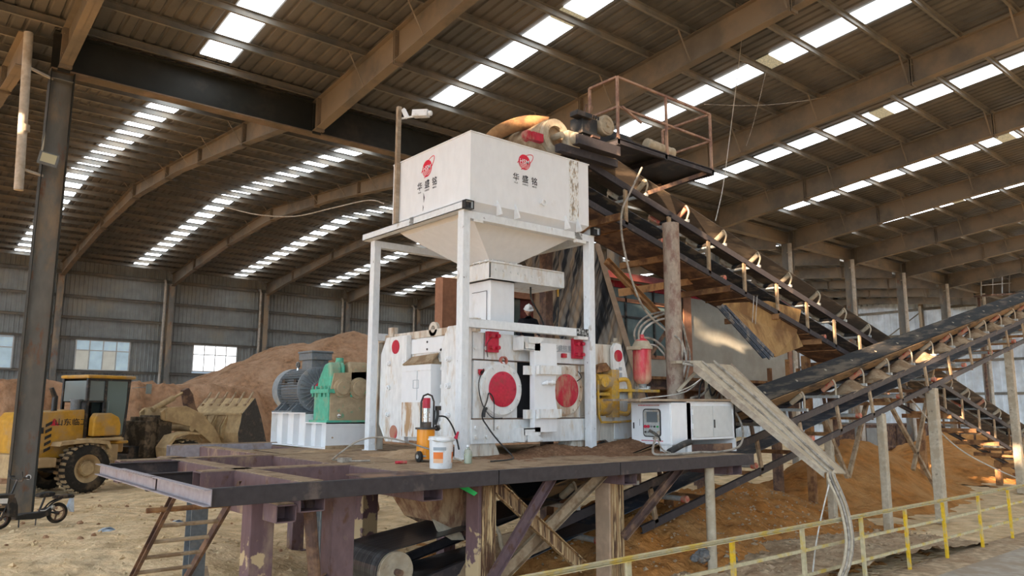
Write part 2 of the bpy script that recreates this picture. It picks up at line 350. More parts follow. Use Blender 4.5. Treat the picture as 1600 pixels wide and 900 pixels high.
# translucent strips
def skylight(x, ya, yb, zf, m='sky', wd=.8):
    mb = MB(); mb.hexa([(x, ya, zf(ya)-.035), (x+wd, ya, zf(ya)-.035), (x+wd, yb, zf(yb)-.035), (x, yb, zf(yb)-.035)],
                       [(x, ya, zf(ya)-.01), (x+wd, ya, zf(ya)-.01), (x+wd, yb, zf(yb)-.01), (x, yb, zf(yb)-.01)])
    o = struct(mb, 'skylight', m); return o
for k in range(-5, 10):
    x = 5.72+6.4*k
    if -9 < x < -6.5: continue
    ysl = 18.5+(.9 if k == 0 else 0)
    brk = {1: 12.55, 2: 10.9, 3: 10.6, 4: 8.9, 5: 13}.get(k)
    if brk:
        skylight(x, brk+.5, ysl, za); skylight(x, brk, brk+.5, za, 'skyd'); skylight(x, 5.1, brk, za)
    else: skylight(x, 5.1, ysl, za)
    skylight(x, -9, 4.9, za)
    xb = x+.05
    for ya, yb in ((21.2, 36.4), (36.6, 51.9)):
        skylight(xb, ya, yb, zb)
PA = [19.67-1.385*i for i in range(22)]
PB = [20.75+1.3*i for i in range(25)]
for y in PA:
    if y < YS: break
    s = -1 if y > 5 else 1
    mb = MB(); mb.chan((XW, y, za(y)-.135), (XE, y, za(y)-.135), .19, .07, .006, 1)
    struct(mb, 'roof_purlin', 'purlin')
for y in PB:
    mb = MB(); mb.chan((-12, y, zb(y)-.14), (XE, y, zb(y)-.14), .20, .07, .006, 1)
    struct(mb, 'roof_purlin', 'purlin')
def interp(tab, y):
    for (a, za_), (b, zb_) in zip(tab, tab[1:]):
        if a <= y <= b: return za_+(zb_-za_)*(y-a)/(b-a)
    return tab[-1][1] if y > tab[-1][0] else tab[0][1]
TA = [(-10, 10.7), (-3, 11.5), (5, 12.35), (13, 11.5), (20, 10.65)]
TB = [(20, 10.62), (23, 11.0), (30, 11.75), (36.5, 12.1), (43, 11.75), (49, 11.1), (52.6, 10.6)]
def roof_beam(x, tab, zf, y0, y1, prl, joints, fly=True):
    mb = MB(); ys = sorted({y0, y1, *[t[0] for t in tab if y0 < t[0] < y1], *( [5] if y0 < 5 < y1 else []), *([36.5] if y0 < 36.5 < y1 else [])})
    top = [(y, zf(y)-.235) for y in ys]; bot = [(y, interp(tab, y)) for y in ys]
    for i in range(len(ys)-1):
        a, b, c, d = bot[i], bot[i+1], top[i+1], top[i]
        mb.prism([a, b, c, d], 'x', x-.006, x+.006)
        mb.slab([(x-.13, a[0], a[1]), (x+.13, a[0], a[1]), (x+.13, b[0], b[1]), (x-.13, b[0], b[1])], .016)
        mb.slab([(x-.13, d[0], d[1]-.012), (x+.13, d[0], d[1]-.012), (x+.13, c[0], c[1]-.012), (x-.13, c[0], c[1]-.012)], .016)
    for j in joints:
        for dj in (-.03, .03):
            mb.box(x-.13, x+.13, j+dj-.011, j+dj+.011, interp(tab, j)-.07, zf(j)-.22)
        for z in (interp(tab, j)+.1, interp(tab, j)+.25, zf(j)-.4):
            for sx in (-.09, .09): mb.cyl((x+sx, j-.08, z), (x+sx, j+.08, z), .014, 6)
    for j in prl:
        if y0+.5 < j < y1-.3:
            mb.box(x-.11, x+.11, j-.04, j-.03, zf(j)-.23, zf(j)-.06)
    if fly:
        for i, j in enumerate(prl):
            if i % 2 == 0 and y0+.8 < j < y1-.5:
                zz = interp(tab, j); mb.bar((x-.11, j, zz+.05), (x-.62, j, zf(j)-.12), .045, .008); mb.bar((x+.11, j, zz+.05), (x+.62, j, zf(j)-.12), .045, .008)
    return struct(mb, 'roof_beam', 'rafter')
for k in range(-6, 11):
    roof_beam(2.8+6.4*k, TA, za, YS, 19.9, PA, (15.4, 19.6, 8.5, 1.5))
for k in range(-3, 10):
    roof_beam(8.4+6.4*k, TB, zb, 20.15, 52.7, PB, (23.2, 27.5, 31.5, 36.5, 42.5, 48.2))
# valley girder over the left columns
mb = MB(); mb.box(2.55, 22.2, 19.99, 20.01, 10.66, 11.57); mb.box(2.55, 22.2, 19.83, 20.17, 11.57, 11.6)
for k in range(0, 4):
    mb.box(2.8+6.4*k-.01, 2.8+6.4*k+.01, 19.84, 20.16, 10.66, 11.57)
    mb.box(2.8+6.4*k-.13, 2.8+6.4*k+.13, 19.8, 19.82, 10.6, 11.5)
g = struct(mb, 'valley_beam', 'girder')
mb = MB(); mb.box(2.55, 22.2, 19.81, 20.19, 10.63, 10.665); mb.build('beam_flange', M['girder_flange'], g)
mb = MB(); mb.box(22.2, XE, 19.93, 20.07, 11.0, 11.55); mb.box(22.2, XE, 19.82, 20.18, 10.98, 11.0); mb.box(22.2, XE, 19.82, 20.18, 11.53, 11.55); struct(mb, 'eave_beam', 'rafter')
# H columns of the valley line
for i, x in enumerate([2.8, 28.4, 34.8, 41.2, 47.6, 54.0, 60.4]+[22.0]):
    mb = MB(); z1 = 10.63 if x < 23 else 11.0
    mb.box(x-.25, x-.232, YC-.19, YC+.19, 0, z1); mb.box(x+.232, x+.25, YC-.19, YC+.19, 0, z1); mb.box(x-.235, x+.235, YC-.006, YC+.006, 0, z1)
    mb.box(x-.33, x+.33, YC-.27, YC+.27, 0, .03)
    if x < 3:      # the near one: pale dusty web, flanges coloured much darker
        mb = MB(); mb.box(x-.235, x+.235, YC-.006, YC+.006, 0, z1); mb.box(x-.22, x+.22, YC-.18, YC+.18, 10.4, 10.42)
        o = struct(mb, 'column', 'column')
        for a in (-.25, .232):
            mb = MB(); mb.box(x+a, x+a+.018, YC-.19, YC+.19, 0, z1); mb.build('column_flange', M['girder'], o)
        continue
    struct(mb, 'column', 'column')
# back wall: ribbed sheets with windows
WIN = [(3.0, 6.3, 4.98, 6.82), (9.55, 12.58, 5.02, 6.84), (16.5, 19.42, 5.15, 6.88), (23.1, 26.1, 5.15, 6.9)]
def corr_panel(mb, u0, u1, z0, z1, fixed, axis, pitch=.25, h=.035, sgn=-1):
    n = max(1, int(round((u1-u0)/pitch))); P = []
    for i in range(n):
        u = u0+i*(u1-u0)/n; P += [(u, 0), (u+.15, 0), (u+.175, h*sgn), (u+.22, h*sgn)]
    P.append((u1, 0)); m = len(P)
    f = (lambda u, d, z: (u, fixed+d, z)) if axis == 'x' else (lambda u, d, z: (fixed+d, u, z))
    mb.add([f(u, d, z) for z in (z0, z1) for u, d in P], [(i, i+1, m+i+1, m+i) for i in range(m-1)])
mb = MB(); corr_panel(mb, -14, XE, 6.9, 11.75, YB, 'x'); corr_panel(mb, -14, XE, 0, 4.98, YB, 'x')
xs = [-14]+[v for w_ in WIN for v in w_[:2]]+[XE]
for a, b in zip(xs[::2], xs[1::2]): corr_panel(mb, a, b, 4.98, 6.9, YB, 'x')
struct(mb, 'wall_back', 'wall')
for z, hh in ((10.95, .2), (9.5, .16), (8.2, .16), (6.95, .16), (4.92, .16), (3.2, .16)):
    mb = MB(); mb.chan((-14, YB-.08, z), (XE, YB-.08, z), hh, .07, .006, 1); struct(mb, 'wall_rail', 'purlin')
for k in range(-3, 10):
    x = 8.35+6.4*k
    mb = MB(); mb.box(x-.17, x+.17, YB-.6, YB-.585, 0, 10.75); mb.box(x-.17, x+.17, YB-.15, YB-.135, 0, 10.75); mb.box(x-.006, x+.006, YB-.585, YB-.15, 0, 10.75)
    struct(mb, 'column', 'column')
    mb = MB(); mb.cyl((x-.38, YB-.45, .5), (x-.38, YB-.45, 10.75), .085, 10)
    for z in (3, 5.6, 8.3): mb.cyl((x-.38, YB-.45, z), (x-.38, YB-.45, z+.12), .1, 10)
    mb.tube([(x-.38, YB-.45, 10.7), (x-.38, YB-.3, 10.95), (x-.38, YB-.1, 11.0)], .08, 8)
    tag(mb.build('downpipe', M['pipe'], smooth=True), 'grey plastic rain downpipe beside a back wall column', 'pipe', 'downpipes along the back wall')
for i, (a, b, z0, z1) in enumerate(WIN):
    r = thing('window_%d' % (i+1), None, None, ((a+b)/2, YB-.02, z0)); r['kind'] = 'structure'
    mb = MB(); n = 4; zt = z1-.62
    for x in (a, b): mb.box(x-.035, x+.035, YB-.09, YB+.03, z0, z1)
    for z in (z0, zt, z1): mb.box(a, b, YB-.09, YB+.03, z-.03, z+.03)
    for j in range(1, n): mb.box(a+(b-a)*j/n-.028, a+(b-a)*j/n+.028, YB-.08, YB+.02, z0, z1)
    mb.build('window_frame', M['winf'], r)
    for j in range(n):
        for lo, hi, up_ in ((z0+.03, zt-.03, 0), (zt+.03, z1-.03, 1)):
            key = {0: ['winb']*8, 1: ['winy', 'winb', 'winy', 'winb']+['winb']*4, 2: ['winp']*8, 3: ['winb']*8}[i][j+4*up_]
            mb = MB(); mb.box(a+(b-a)*j/n+.03, a+(b-a)*(j+1)/n-.03, YB-.03, YB-.018, lo, hi); mb.build('window_pane', M[key], r)
# east (right-hand) end wall, seen far away between the columns; paler sheets, one lit window band
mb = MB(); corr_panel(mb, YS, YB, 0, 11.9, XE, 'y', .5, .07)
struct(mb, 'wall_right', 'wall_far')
mb = MB()
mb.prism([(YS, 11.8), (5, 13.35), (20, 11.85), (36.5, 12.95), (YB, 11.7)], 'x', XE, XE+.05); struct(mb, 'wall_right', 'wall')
for z in (1.5, 4.0, 6.6, 8.9, 11.0):
    mb = MB(); mb.chan((XE-.1, YS, z), (XE-.1, YB, z), .2, .08, .006, 1); struct(mb, 'wall_rail', 'purlin')
for y in (-3, 5, 12.5, 26.5, 33, 39.5, 46):
    mb = MB(); mb.ibeam((XE-.35, y, 0), (XE-.35, y, zb(y)-.3 if y > 20 else za(y)-.3), .4, .25, up=(1, 0, 0)); struct(mb, 'column', 'column')
mb = MB(); mb.tube([(XE-.3, 26.5, 10.8), (XE-.3, 33, 6.4)], .05, 6); mb.tube([(XE-.3, 39.5, 10.8), (XE-.3, 33, 6.4)], .05, 6); struct(mb, 'trim_1', 'purlin')
r = thing('window_5', None, None, (XE-.1, 18, 5)); r['kind'] = 'structure'
mb = MB(); mb.box(XE-.12, XE-.06, 14.4, 19.4, 5.6, 5.68); mb.box(XE-.12, XE-.06, 14.4, 19.4, 7.4, 7.48)
for y in (14.4, 16.0, 17.7, 19.4): mb.box(XE-.12, XE-.06, y-.04, y+.04, 5.6, 7.5)
mb.build('window_frame', M['winf'], r)
mb = MB(); mb.box(XE-.09, XE-.08, 14.45, 19.35, 5.65, 7.45); mb.build('window_pane', M['winp'], r)

mb = MB(); corr_panel(mb, XW, -15, 0, 12.3, YS, 'x', .5); struct(mb, 'wall_light_block', 'wall')  # unseen wall piece, added to keep the bright left sky off front faces
# ------------------------------------------------------------------ ground and soil
GR = mat('dirt_ground', (.80, .60, .36), (.58, .40, .21), .45, .55, sharp=.35, rough=.95, bump=2.2, bscale=6, fine=.34, dirt2=(.86, .67, .43), amt2=.3)
SOILM = mat('clay_soil', (.36, .19, .10), (.52, .33, .21), .42, .9, sharp=.4, rough=.95, bump=2.4, bscale=4.5, fine=.32)
SOILB = mat('brown_soil', (.43, .17, .04), (.52, .28, .11), .42, .8, sharp=.4, rough=.95, bump=2.0, bscale=7, fine=.3)
GRAV = mat('pale_gravel', (.54, .41, .27), (.34, .22, .13), .40, 1.6, sharp=.3, rough=.95, bump=.9, bscale=16, fine=.3)
def sm(a, b, x): t = min(1, max(0, (x-a)/(b-a))); return t*t*(3-2*t)
def gz(x, y):
    near = .43*sm(-6, -1, x)*sm(7.5, 4.5, x)*sm(11, 15, y)*sm(26.5, 20.5, y)
    return near+.05*noise.noise(V((x*.5, y*.5, 0)))+.03*noise.noise(V((x*1.9, y*1.9, 3)))-.02
def grid(x0, x1, y0, y1, st, fn):
    nx = int((x1-x0)/st)+1; ny = int((y1-y0)/st)+1; mb = MB()
    mb.add([(x0+i*st, y0+j*st, fn(x0+i*st, y0+j*st)) for j in range(ny) for i in range(nx)],
           [(j*nx+i, j*nx+i+1, (j+1)*nx+i+1, (j+1)*nx+i) for j in range(ny-1) for i in range(nx-1)])
    return mb
struct(grid(-52, 68, -13, 54, .5, gz), 'ground', GR, smooth=True)
def lump(x, y, s, a): return a*(noise.noise(V((x*s, y*s, 7.1)))+.5*noise.noise(V((x*s*2.3, y*s*2.3, 1.3)))+.28*noise.noise(V((x*s*5.1, y*s*5.1, 4.3))))
def G(x, y, cx, cy, h, sx, sy): return h*math.exp(-((x-cx)/sx)**2-((y-cy)/sy)**2)
def crumbs(name, label, n, pick, m, r0=.008, r1=.03, seed=1):
    rn = random.Random(seed); mb = MB()
    for _ in range(n):
        x, y, z = pick(rn); r_ = rn.uniform(r0, r1)*(1 if rn.random() < .9 else 1.8); q_ = [V((x+rn.uniform(-.5, .5)*r_+r_*a, y+rn.uniform(-.5, .5)*r_+r_*b, z+r_*c)) for a, b, c in ((1, 0, .1), (0, 1, .2), (-1, 0, .1), (0, -1, .2), (.1, .1, .9), (0, 0, -.6))]
        mb.add(q_, [(0, 1, 4), (1, 2, 4), (2, 3, 4), (3, 0, 4), (1, 0, 5), (2, 1, 5), (3, 2, 5), (0, 3, 5)])
    return tag(mb.build(name, m), label, 'soil crumbs', kind='stuff')
def soil(name, label, rng, st, fn, m):
    x0, x1, y0, y1 = rng
    return tag(grid(x0, x1, y0, y1, st, fn).build(name, m, smooth=True), label, 'soil', kind='stuff')
def bank(x, y):
    edge = 34.6+.5*noise.noise(V((x*.35, 0, 0)))+.35*noise.noise(V((x*1.3, 2, 0)))+ (1.6*sm(12, 17, x))
    t = (y-edge)/1.9; top = 3.75+.25*noise.noise(V((x*.3, y*.3, 5)))-.9*sm(13.5, 17.5, x)
    rill = .28*abs(noise.noise(V((x*1.6, y*.25, 9))))+.12*noise.noise(V((x*4, y*2, 2)))
    return -.3+(top+.3)*sm(0, 1, t)**.75+rill*(1 if 0 < t < 1.2 else .35)+lump(x, y, .7, .1)-(0 if x < 17 else (x-17)*.8)
soil('soil_bank', 'steep cut bank of reddish clay along the back wall behind the loader', (-13, 22, 33.6, 52.5), .16, bank, SOILM)
def back(x, y):
    prof = interp([(11, 2.5), (15.1, 4.7), (18.8, 6.4), (22, 7.35), (24.6, 7.75), (26.4, 7.2), (31.7, 7.75), (36, 7.7), (40, 5), (46, 1)], x)
    return prof*sm(35.5, 44.5, y)*(1-.25*sm(46, 52, y))+lump(x, y, .45, .35)-.2
soil('soil_heap', 'tall rounded heap of reddish soil rising behind the grey electric motor', (11, 48, 35, 52.4), .3, back, SOILM)
soil('soil_heap', 'low rubble of fresh clay lumps under the raised loader bucket', (9, 19, 29.5, 36), .12,
     lambda x, y: G(x, y, 13.2, 32.9, 1.5, 2.6, 1.6)+G(x, y, 16, 32, .9, 2, 1.5)+lump(x, y, 1.6, .22)-.25, SOILM)
soil('soil_heap', 'brown peaked mound of damp soil between the conveyor posts and yellow railing', (19.5, 33, 8.2, 19), .14,
     lambda x, y: G(x, y, 25.6, 12.6, 1.75, 2.7, 2.1)+G(x, y, 22.3, 12.2, .9, 2.4, 2.2)+G(x, y, 29, 13, .55, 3, 2)+lump(x, y, 1.1, .13)-.22, SOILB)
soil('soil_heap', 'low brown soil mound at the foot of the far lower conveyor', (32, 58, 9.5, 24), .25,
     lambda x, y: G(x, y, 42, 15.5, 1.9, 6, 3)+G(x, y, 35, 13, .55, 3, 2)+lump(x, y, .7, .2)-.2, SOILB)
soil('soil_spill', 'brown soil spilled under the right end of the work platform', (6.9, 20.5, 6.75, 15), .1,
     lambda x, y: (G(x, y, 10.0, 9.4, 1.15, 2.5, 1.7)+G(x, y, 14.2, 10.6, .95, 2.8, 2.0)+G(x, y, 18, 12, .8, 2.5, 2))*sm(6.6, 8.2, y+.12*(x-8))+lump(x, y, 1.9, .15)+.035*noise.noise(V((x*6, y*6, 2)))-.06-.4*sm(19.5, 20.5, x)-.3*sm(14, 15, y), SOILB)
soil('gravel_spill', 'pale gravelly rubble lying behind the left stretch of yellow railing', (5.6, 19.5, 6.35, 9.2), .07,
     lambda x, y: .30*sm(9.4, 8.2, y)*sm(5.5, 8, x)*sm(19.5, 14, x)+lump(x, y, 2.2, .08)+.02-.4*sm(18.3, 19.5, x)-.3*sm(8.8, 9.2, y)-.3*sm(6.3, 5.6, x), GRAV)
mb = MB(); mb.box(4.4, 40, 3.2, 5.75, -.05, .05); struct(mb, 'floor', 'concrete')
mb = MB(); mb.box(4.4, 40, 5.75, 6.45, -.05, .03); struct(mb, 'trim_2', GRAV)

def _yard(rn):
    d = rn.uniform(9.5, 27); a = math.radians(rn.uniform(6, 42)); x, y = d*math.sin(a), d*math.cos(a); return x, y, gz(x, y)
crumbs('soil_crumbs', 'crumbs of dry earth strewn over the open dirt yard', 2600, _yard, GR, .012, .04)
def _sp(rn):
    x, y = rn.uniform(7, 19), rn.uniform(6.9, 13)
    z = (G(x, y, 10.0, 9.4, 1.15, 2.5, 1.7)+G(x, y, 14.2, 10.6, .95, 2.8, 2.0)+G(x, y, 18, 12, .8, 2.5, 2))*sm(6.6, 8.2, y+.12*(x-8))+lump(x, y, 1.9, .15)+.035*noise.noise(V((x*6, y*6, 2)))-.06
    return x, y, max(z, gz(x, y), (.30*sm(9.4, 8.2, y)*sm(5.5, 8, x)*sm(19.5, 14, x)+lump(x, y, 2.2, .08)+.02) if y < 8.8 else -1)
crumbs('soil_crumbs', 'stony crumbs scattered over the soil under and beside the platform', 2600, _sp, GRAV, .008, .035, 2)
# ================================================================== WORK PLATFORM
PZ = 2.1
pf = thing('work_platform', 'rusty steel work platform on brown box columns carrying the white crusher', 'platform', (6.8, 9.8, 0))
mb = MB()   # outer pale channel at the left edge, in two lengths
mb.chan((2.5, 8.95, PZ-.075), (2.5, 7.22, PZ-.075), .15, .07, .009, 1); mb.chan((2.52, 11.6, PZ-.09), (2.52, 8.9, PZ-.09), .14, .07, .009, 1)
mb.chan((2.5, 10.3, PZ-.075), (2.5, 8.9, PZ-.075), .15, .07, .009, 1)
mb.build('edge_channel', M['channel_l'], pf)
for a, b in ((2.5, 5.9), (5.915, 8.05), (8.065, 11.3)):
    mb = MB(); mb.chan((a, 7.3, PZ-.085), (b, 7.3, PZ-.085), .17, .07, .01, -1, up=(0, 0, 1)); mb.box(a, b, 7.29, 7.31, PZ-.165, PZ-.005)
    mb.build('edge_channel', M['channel'], pf)
def boxbeam(p, q, wd=.26, h=.28, m='rustp'):
    mb = MB(); d = (V(q)-V(p)).normalized(); t = .012
    s_ = d.cross(V((0, 0, 1))); P, Q = V(p), V(q); z = V((0, 0, 1))
    for off, ww, hh in ((s_*(wd/2), t, h), (s_*(-wd/2), t, h), (z*(h/2), wd, t), (z*(-h/2), wd, t)): mb.bar(P+off, Q+off, ww, hh)
    mb.bar(P+d*.25, P+d*.26, wd, h); mb.bar(Q-d*.26, Q-d*.25, wd, h)
    o = mb.build('box_beam', M[m], pf)
    mb = MB(); mb.bar(P+z*(h/2+.012)+d*.02, Q+z*(h/2+.012)-d*.02, wd-.03, .014); mb.build('dust_layer', M['deck'], o)
    return o
boxbeam((3.03, 9.3, PZ-.15), (5.3, 9.3, PZ-.15)); boxbeam((5.3, 9.3, PZ-.15), (11.0, 9.3, PZ-.15))
boxbeam((2.75, 11.75, PZ-.15), (11.0, 11.75, PZ-.15)); boxbeam((3.55, 7.35, PZ-.15), (3.55, 12.3, PZ-.15))
boxbeam((5.05, 7.42, PZ-.16), (5.05, 15.0, PZ-.16)); boxbeam((4.4, 15.15, PZ-.12), (7.6, 15.15, PZ-.12), m='channel_l')
boxbeam((6.45, 11.9, PZ-.18), (6.45, 15.2, PZ-.18)); boxbeam((5.05, 13.6, PZ-.18), (7.4, 13.6, PZ-.18))
boxbeam((8.4, 7.42, PZ-.18), (8.4, 14.8, PZ-.18)); boxbeam((11.0, 7.42, PZ-.18), (11.0, 11.8, PZ-.18)); boxbeam((3.3, 7.4, PZ-.3), (3.3, 9.2, PZ-.3), .2, .16, 'rustp')
mb = MB(); mb.chan((2.55, 11.3, PZ-.08), (3.5, 11.3, PZ-.08), .16, .07, .01, 1); mb.chan((2.6, 9.75, PZ-.13), (3.5, 9.75, PZ-.13), .2, .07, .01, 1); mb.build('cross_channel', M['channel'], pf)
mb = MB(); mb.box(5.1, 11.25, 7.32, 12.0, PZ-.012, PZ); mb.box(5.3, 8.0, 12.0, 13.4, PZ-.012, PZ)
mb.build('deck_plate', M['deck'], pf)
mb = MB(); mb.box(4.2, 5.0, 7.36, 7.9, PZ-.01, PZ+.004); mb.build('deck_plate', M['rust'], pf)
for x, y, wx, wy, m_ in ((3.2, 7.85, .25, .24, 'rustp_mud'), (4.1, 7.85, .27, .26, 'rustp'), (6.03, 7.8, .27, .26, 'rustp_mud'), (8.42, 7.85, .30, .28, 'cab_tan'), (6.0, 10.6, .26, .25, 'rustp_mud'), (12.5-1.5, 11.6, .25, .25, 'rust_o'), (8.4, 11.9, .25, .25, 'rustp'), (6.9, 15.0, .25, .25, 'rustp')):
    mb = MB(); mb.box(x-wx/2, x+wx/2, y-wy/2, y+wy/2, 0, PZ-.16); mb.box(x-wx/2-.06, x+wx/2+.06, y-wy/2-.06, y+wy/2+.06, 0, .02)
    mb.build('column', M[m_], pf, bevel=.01)
for x0, x1, y, z0 in ((5.94, 6.165, 7.664, .2), (8.30, 8.57, 7.704, .3)):
    mb = MB(); mb.box(x0, x1, y, y+.008, z0, PZ-.17)
    for k in range(5): mb.cyl((x0+.03+(x1-x0-.06)*k/4, y, z0), (x0+.03+(x1-x0-.06)*k/4, y, PZ-.17), .012+.004*(k % 2), 6)
    mb.build('dried_slurry', M['muddy'], pf)
for x, y in ((3.36, 10.2), (5.05, 10.1)):   # blue-grey H columns
    mb = MB(); mb.ibeam((x, y, 0), (x, y, PZ-.3), .22, .2, .012, .014, up=(0, 1, 0)); mb.build('column', M['grey_l' if x > 4 else 'grey'], pf)
for x, y, r_ in ((10.36, 7.5, .075), (11.95, 9.6, .09)):
    mb = MB(); mb.cyl((x, y, 0), (x, y, PZ-.16), r_, 14); mb.build('pipe_post', M['tray' if x < 11 else 'rust_o'], pf, smooth=True)
mb = MB(); mb.box(10.25, 12.3, 9.5, 9.7, PZ-.3, PZ-.16); mb.build('cross_channel', M['channel'], pf)
br = MB
for p, q, wd, m_ in (((3.62, 7.6, 1.95), (4.02, 7.9, -.1), 'tube', 'rust'), ((6.03, 7.66, .72), (7.0, 7.56, 1.95), .13, 'rustp'), ((6.2, 7.72, 1.85), (7.65, 7.68, .72), .17, 'muddy'),
                   ((6.35, 7.9, .68), (8.3, 7.8, 1.98), .17, 'dusty'), ((8.5, 7.68, 1.02), (9.7, 7.55, 1.97), .12, 'rust'), ((3.6, 7.95, .75), (4.0, 7.85, 1.05), .1, 'rust')):
    mb = MB()
    if wd == 'tube': mb.cyl(p, q, .065, 12)
    else: mb.chan(p, q, wd, .07, .01, 1, up=(0, .05, 1))
    mb.build('brace', M[m_], pf)
# brown chute under the platform that feeds the low belt
ch = thing('discharge_chute', 'muddy brown sheet-steel chute hanging under the platform over the black belt', 'chute', (6.0, 8.9, 1.3))
mb = MB()
tp = [(5.55, 8.5, 1.93), (6.42, 8.5, 1.93), (6.42, 9.5, 1.93), (5.55, 9.5, 1.93)]; bt = [(5.86, 8.62, 1.37), (6.25, 8.55, 1.16), (6.3, 9.3, 1.16), (5.86, 9.3, 1.37)]
for i in range(4):
    j = (i+1) % 4; mb.slab([tp[i], tp[j], bt[j], bt[i]], .012)
mb.build('chute_body', mat('chute_mud', (.24, .12, .07), (.46, .31, .18), .5, 5, stretch=(2, 2, .6), rough=.75, sharp=.2), ch)
mb = MB(); mb.slab([(5.84, 8.58, 1.40), (6.27, 8.52, 1.19), (6.3, 8.49, 1.1), (6.1, 8.5, 1.12), (5.9, 8.55, 1.25)], .012); mb.build('rubber_skirt', M['tray'], ch)
mb = MB(); mb.box(6.29, 6.33, 8.5, 9.3, 1.15, 1.93); mb.build('stiffener', M['rust'], ch)
sk = thing('skirt_trough', 'rust-brown mud-caked sheet trough over the belt behind the crossed braces', 'trough', (7.3, 9.5, 1.4))
mb = MB(); mb.slab([(6.3, 9.42, 1.93), (8.35, 9.42, 1.95), (8.3, 9.42, 1.72), (7.5, 9.46, 1.45), (6.5, 9.46, 1.22)], .02); mb.slab([(6.3, 9.42, 1.93), (6.5, 9.46, 1.22), (6.5, 8.7, 1.2), (6.3, 8.6, 1.93)], .02); mb.build('trough_sheet', M['rust_o'], sk)
mb = MB(); mb.bar((6.35, 9.4, 1.9), (8.35, 9.4, 1.92), .05, .08); mb.bar((6.45, 9.4, 1.25), (8.3, 9.4, 1.72), .05, .05); mb.build('trough_rim', M['rust'], sk)
mb = MB(); mb.slab([(5.46, 7.55, 1.93), (5.56, 7.55, 1.95), (5.75, 7.5, 1.83), (5.70, 7.5, 1.80)], .01)
tag(mb.build('plastic_offcut', M['green_p']), 'bright green plastic strip caught under the platform edge', 'plastic strip')
# ladder
ld = thing('steel_ladder', 'rusty steel ladder leaning against the left end of the platform', 'ladder', (2.9, 11.0, 0))
A0, A1 = V((2.56, 10.95, 0)), V((2.56, 8.35, 2.02)); B0, B1 = V((3.17, 10.95, 0)), V((3.17, 8.35, 2.02))
for a, b, s_ in ((A0, A1, 1), (B0, B1, -1)):
    mb = MB(); mb.chan(a, b, .085, .04, .008, s_, up=(0, .6, 1)); mb.build('side_rail', M['rust'], ld)
for i in range(1, 10):
    t = i*.1-.02; p = A0.lerp(A1, t); q = B0.lerp(B1, t); e = .22 if i == 9 else 0
    mb = MB(); mb.cyl(p-V((e, 0, 0)), q, .027 if i == 9 else .022, 8); mb.build('rung', M['dusty' if i < 9 else 'rust_o'], ld)

# ================================================================== WHITE SUPPORT FRAME
fr = thing('support_frame', 'tall white steel frame of four square posts holding up the hopper', 'steel frame', (8, 10.5, PZ))
for x, y in ((6.61, 9.04), (6.70, 11.83), (9.29, 9.04), (9.25, 11.83)):
    mb = MB(); mb.box(x, x+.13, y, y+.15, PZ, 5.68); mb.box(x-.03, x+.16, y-.03, y+.18, PZ, PZ+.015)
    for z in (PZ+.12, PZ+.42): mb.cyl((x+.065, y-.012, z), (x+.065, y, z), .018, 8)
    mb.build('post', M['white_f'], fr, bevel=.006)
def fb(name, *b, m='white_f'):
    mb = MB(); mb.box(*b); return mb.build(name, M[m], fr, bevel=.005)
fb('cross_beam', 6.61, 9.42, 9.04, 9.18, 5.67, 5.79); fb('cross_beam', 6.70, 9.38, 11.84, 11.98, 5.67, 5.79)
fb('cross_beam', 6.74, 9.29, 9.05, 9.17, 4.02, 4.15); fb('cross_beam', 9.29, 9.42, 9.19, 11.83, 5.67, 5.79); fb('cross_beam', 6.83, 9.25, 11.86, 11.96, 4.0, 4.13)
for x in (6.57, 9.31):
    mb = MB()
    for a, b, c, d in ((x, x+.15, 5.79, 5.80), (x, x+.15, 5.90, 5.91), (x, x+.01, 5.79, 5.91), (x+.14, x+.15, 5.79, 5.91)): mb.box(a, b, 8.95, 12.05, c, d)
    mb.build('top_tube', M['white_f'], fr)
for x in (6.565, 9.305):
    mb = MB(); mb.box(x, x+.16, 8.93, 9.02, 5.785, 5.793); mb.box(x, x+.01, 8.93, 9.02, 5.785, 5.915); mb.box(x+.15, x+.16, 8.93, 9.02, 5.785, 5.915); mb.box(x, x+.16, 8.93, 9.02, 5.905, 5.915); mb.box(x+.01, x+.15, 8.99, 9.0, 5.79, 5.91)
    mb.build('tube_end', M['black'], fr)
mb = MB(); mb.box(6.8, 6.98, 9.03, 9.06, 5.63, 5.67); mb.box(8.97, 9.2, 9.02, 9.1, 5.62, 5.67); mb.box(8.98, 9.22, 9.02, 9.12, 3.97, 4.02); mb.box(6.76, 6.95, 9.03, 9.10, 4.15, 4.165); mb.build('clip_plate', M['white_d'], fr)
mb = MB(); mb.box(8.98, 9.25, 9.036, 9.048, 4.02, 4.15); mb.build('grease_smear', mat('grease_smear', (.02, .02, .018), (.5, .5, .48), .42, 22, rough=.4), fr)
mb = MB(); mb.box(6.565, 6.56, 10.36, 10.48, 5.785, 5.915); mb.box(8.95, 9.12, 9.03, 9.045, 5.665, 5.79); mb.build('dark_patch', mat('dusky_patch', (.22, .22, .21), (.6, .6, .58), .35, 12), fr)

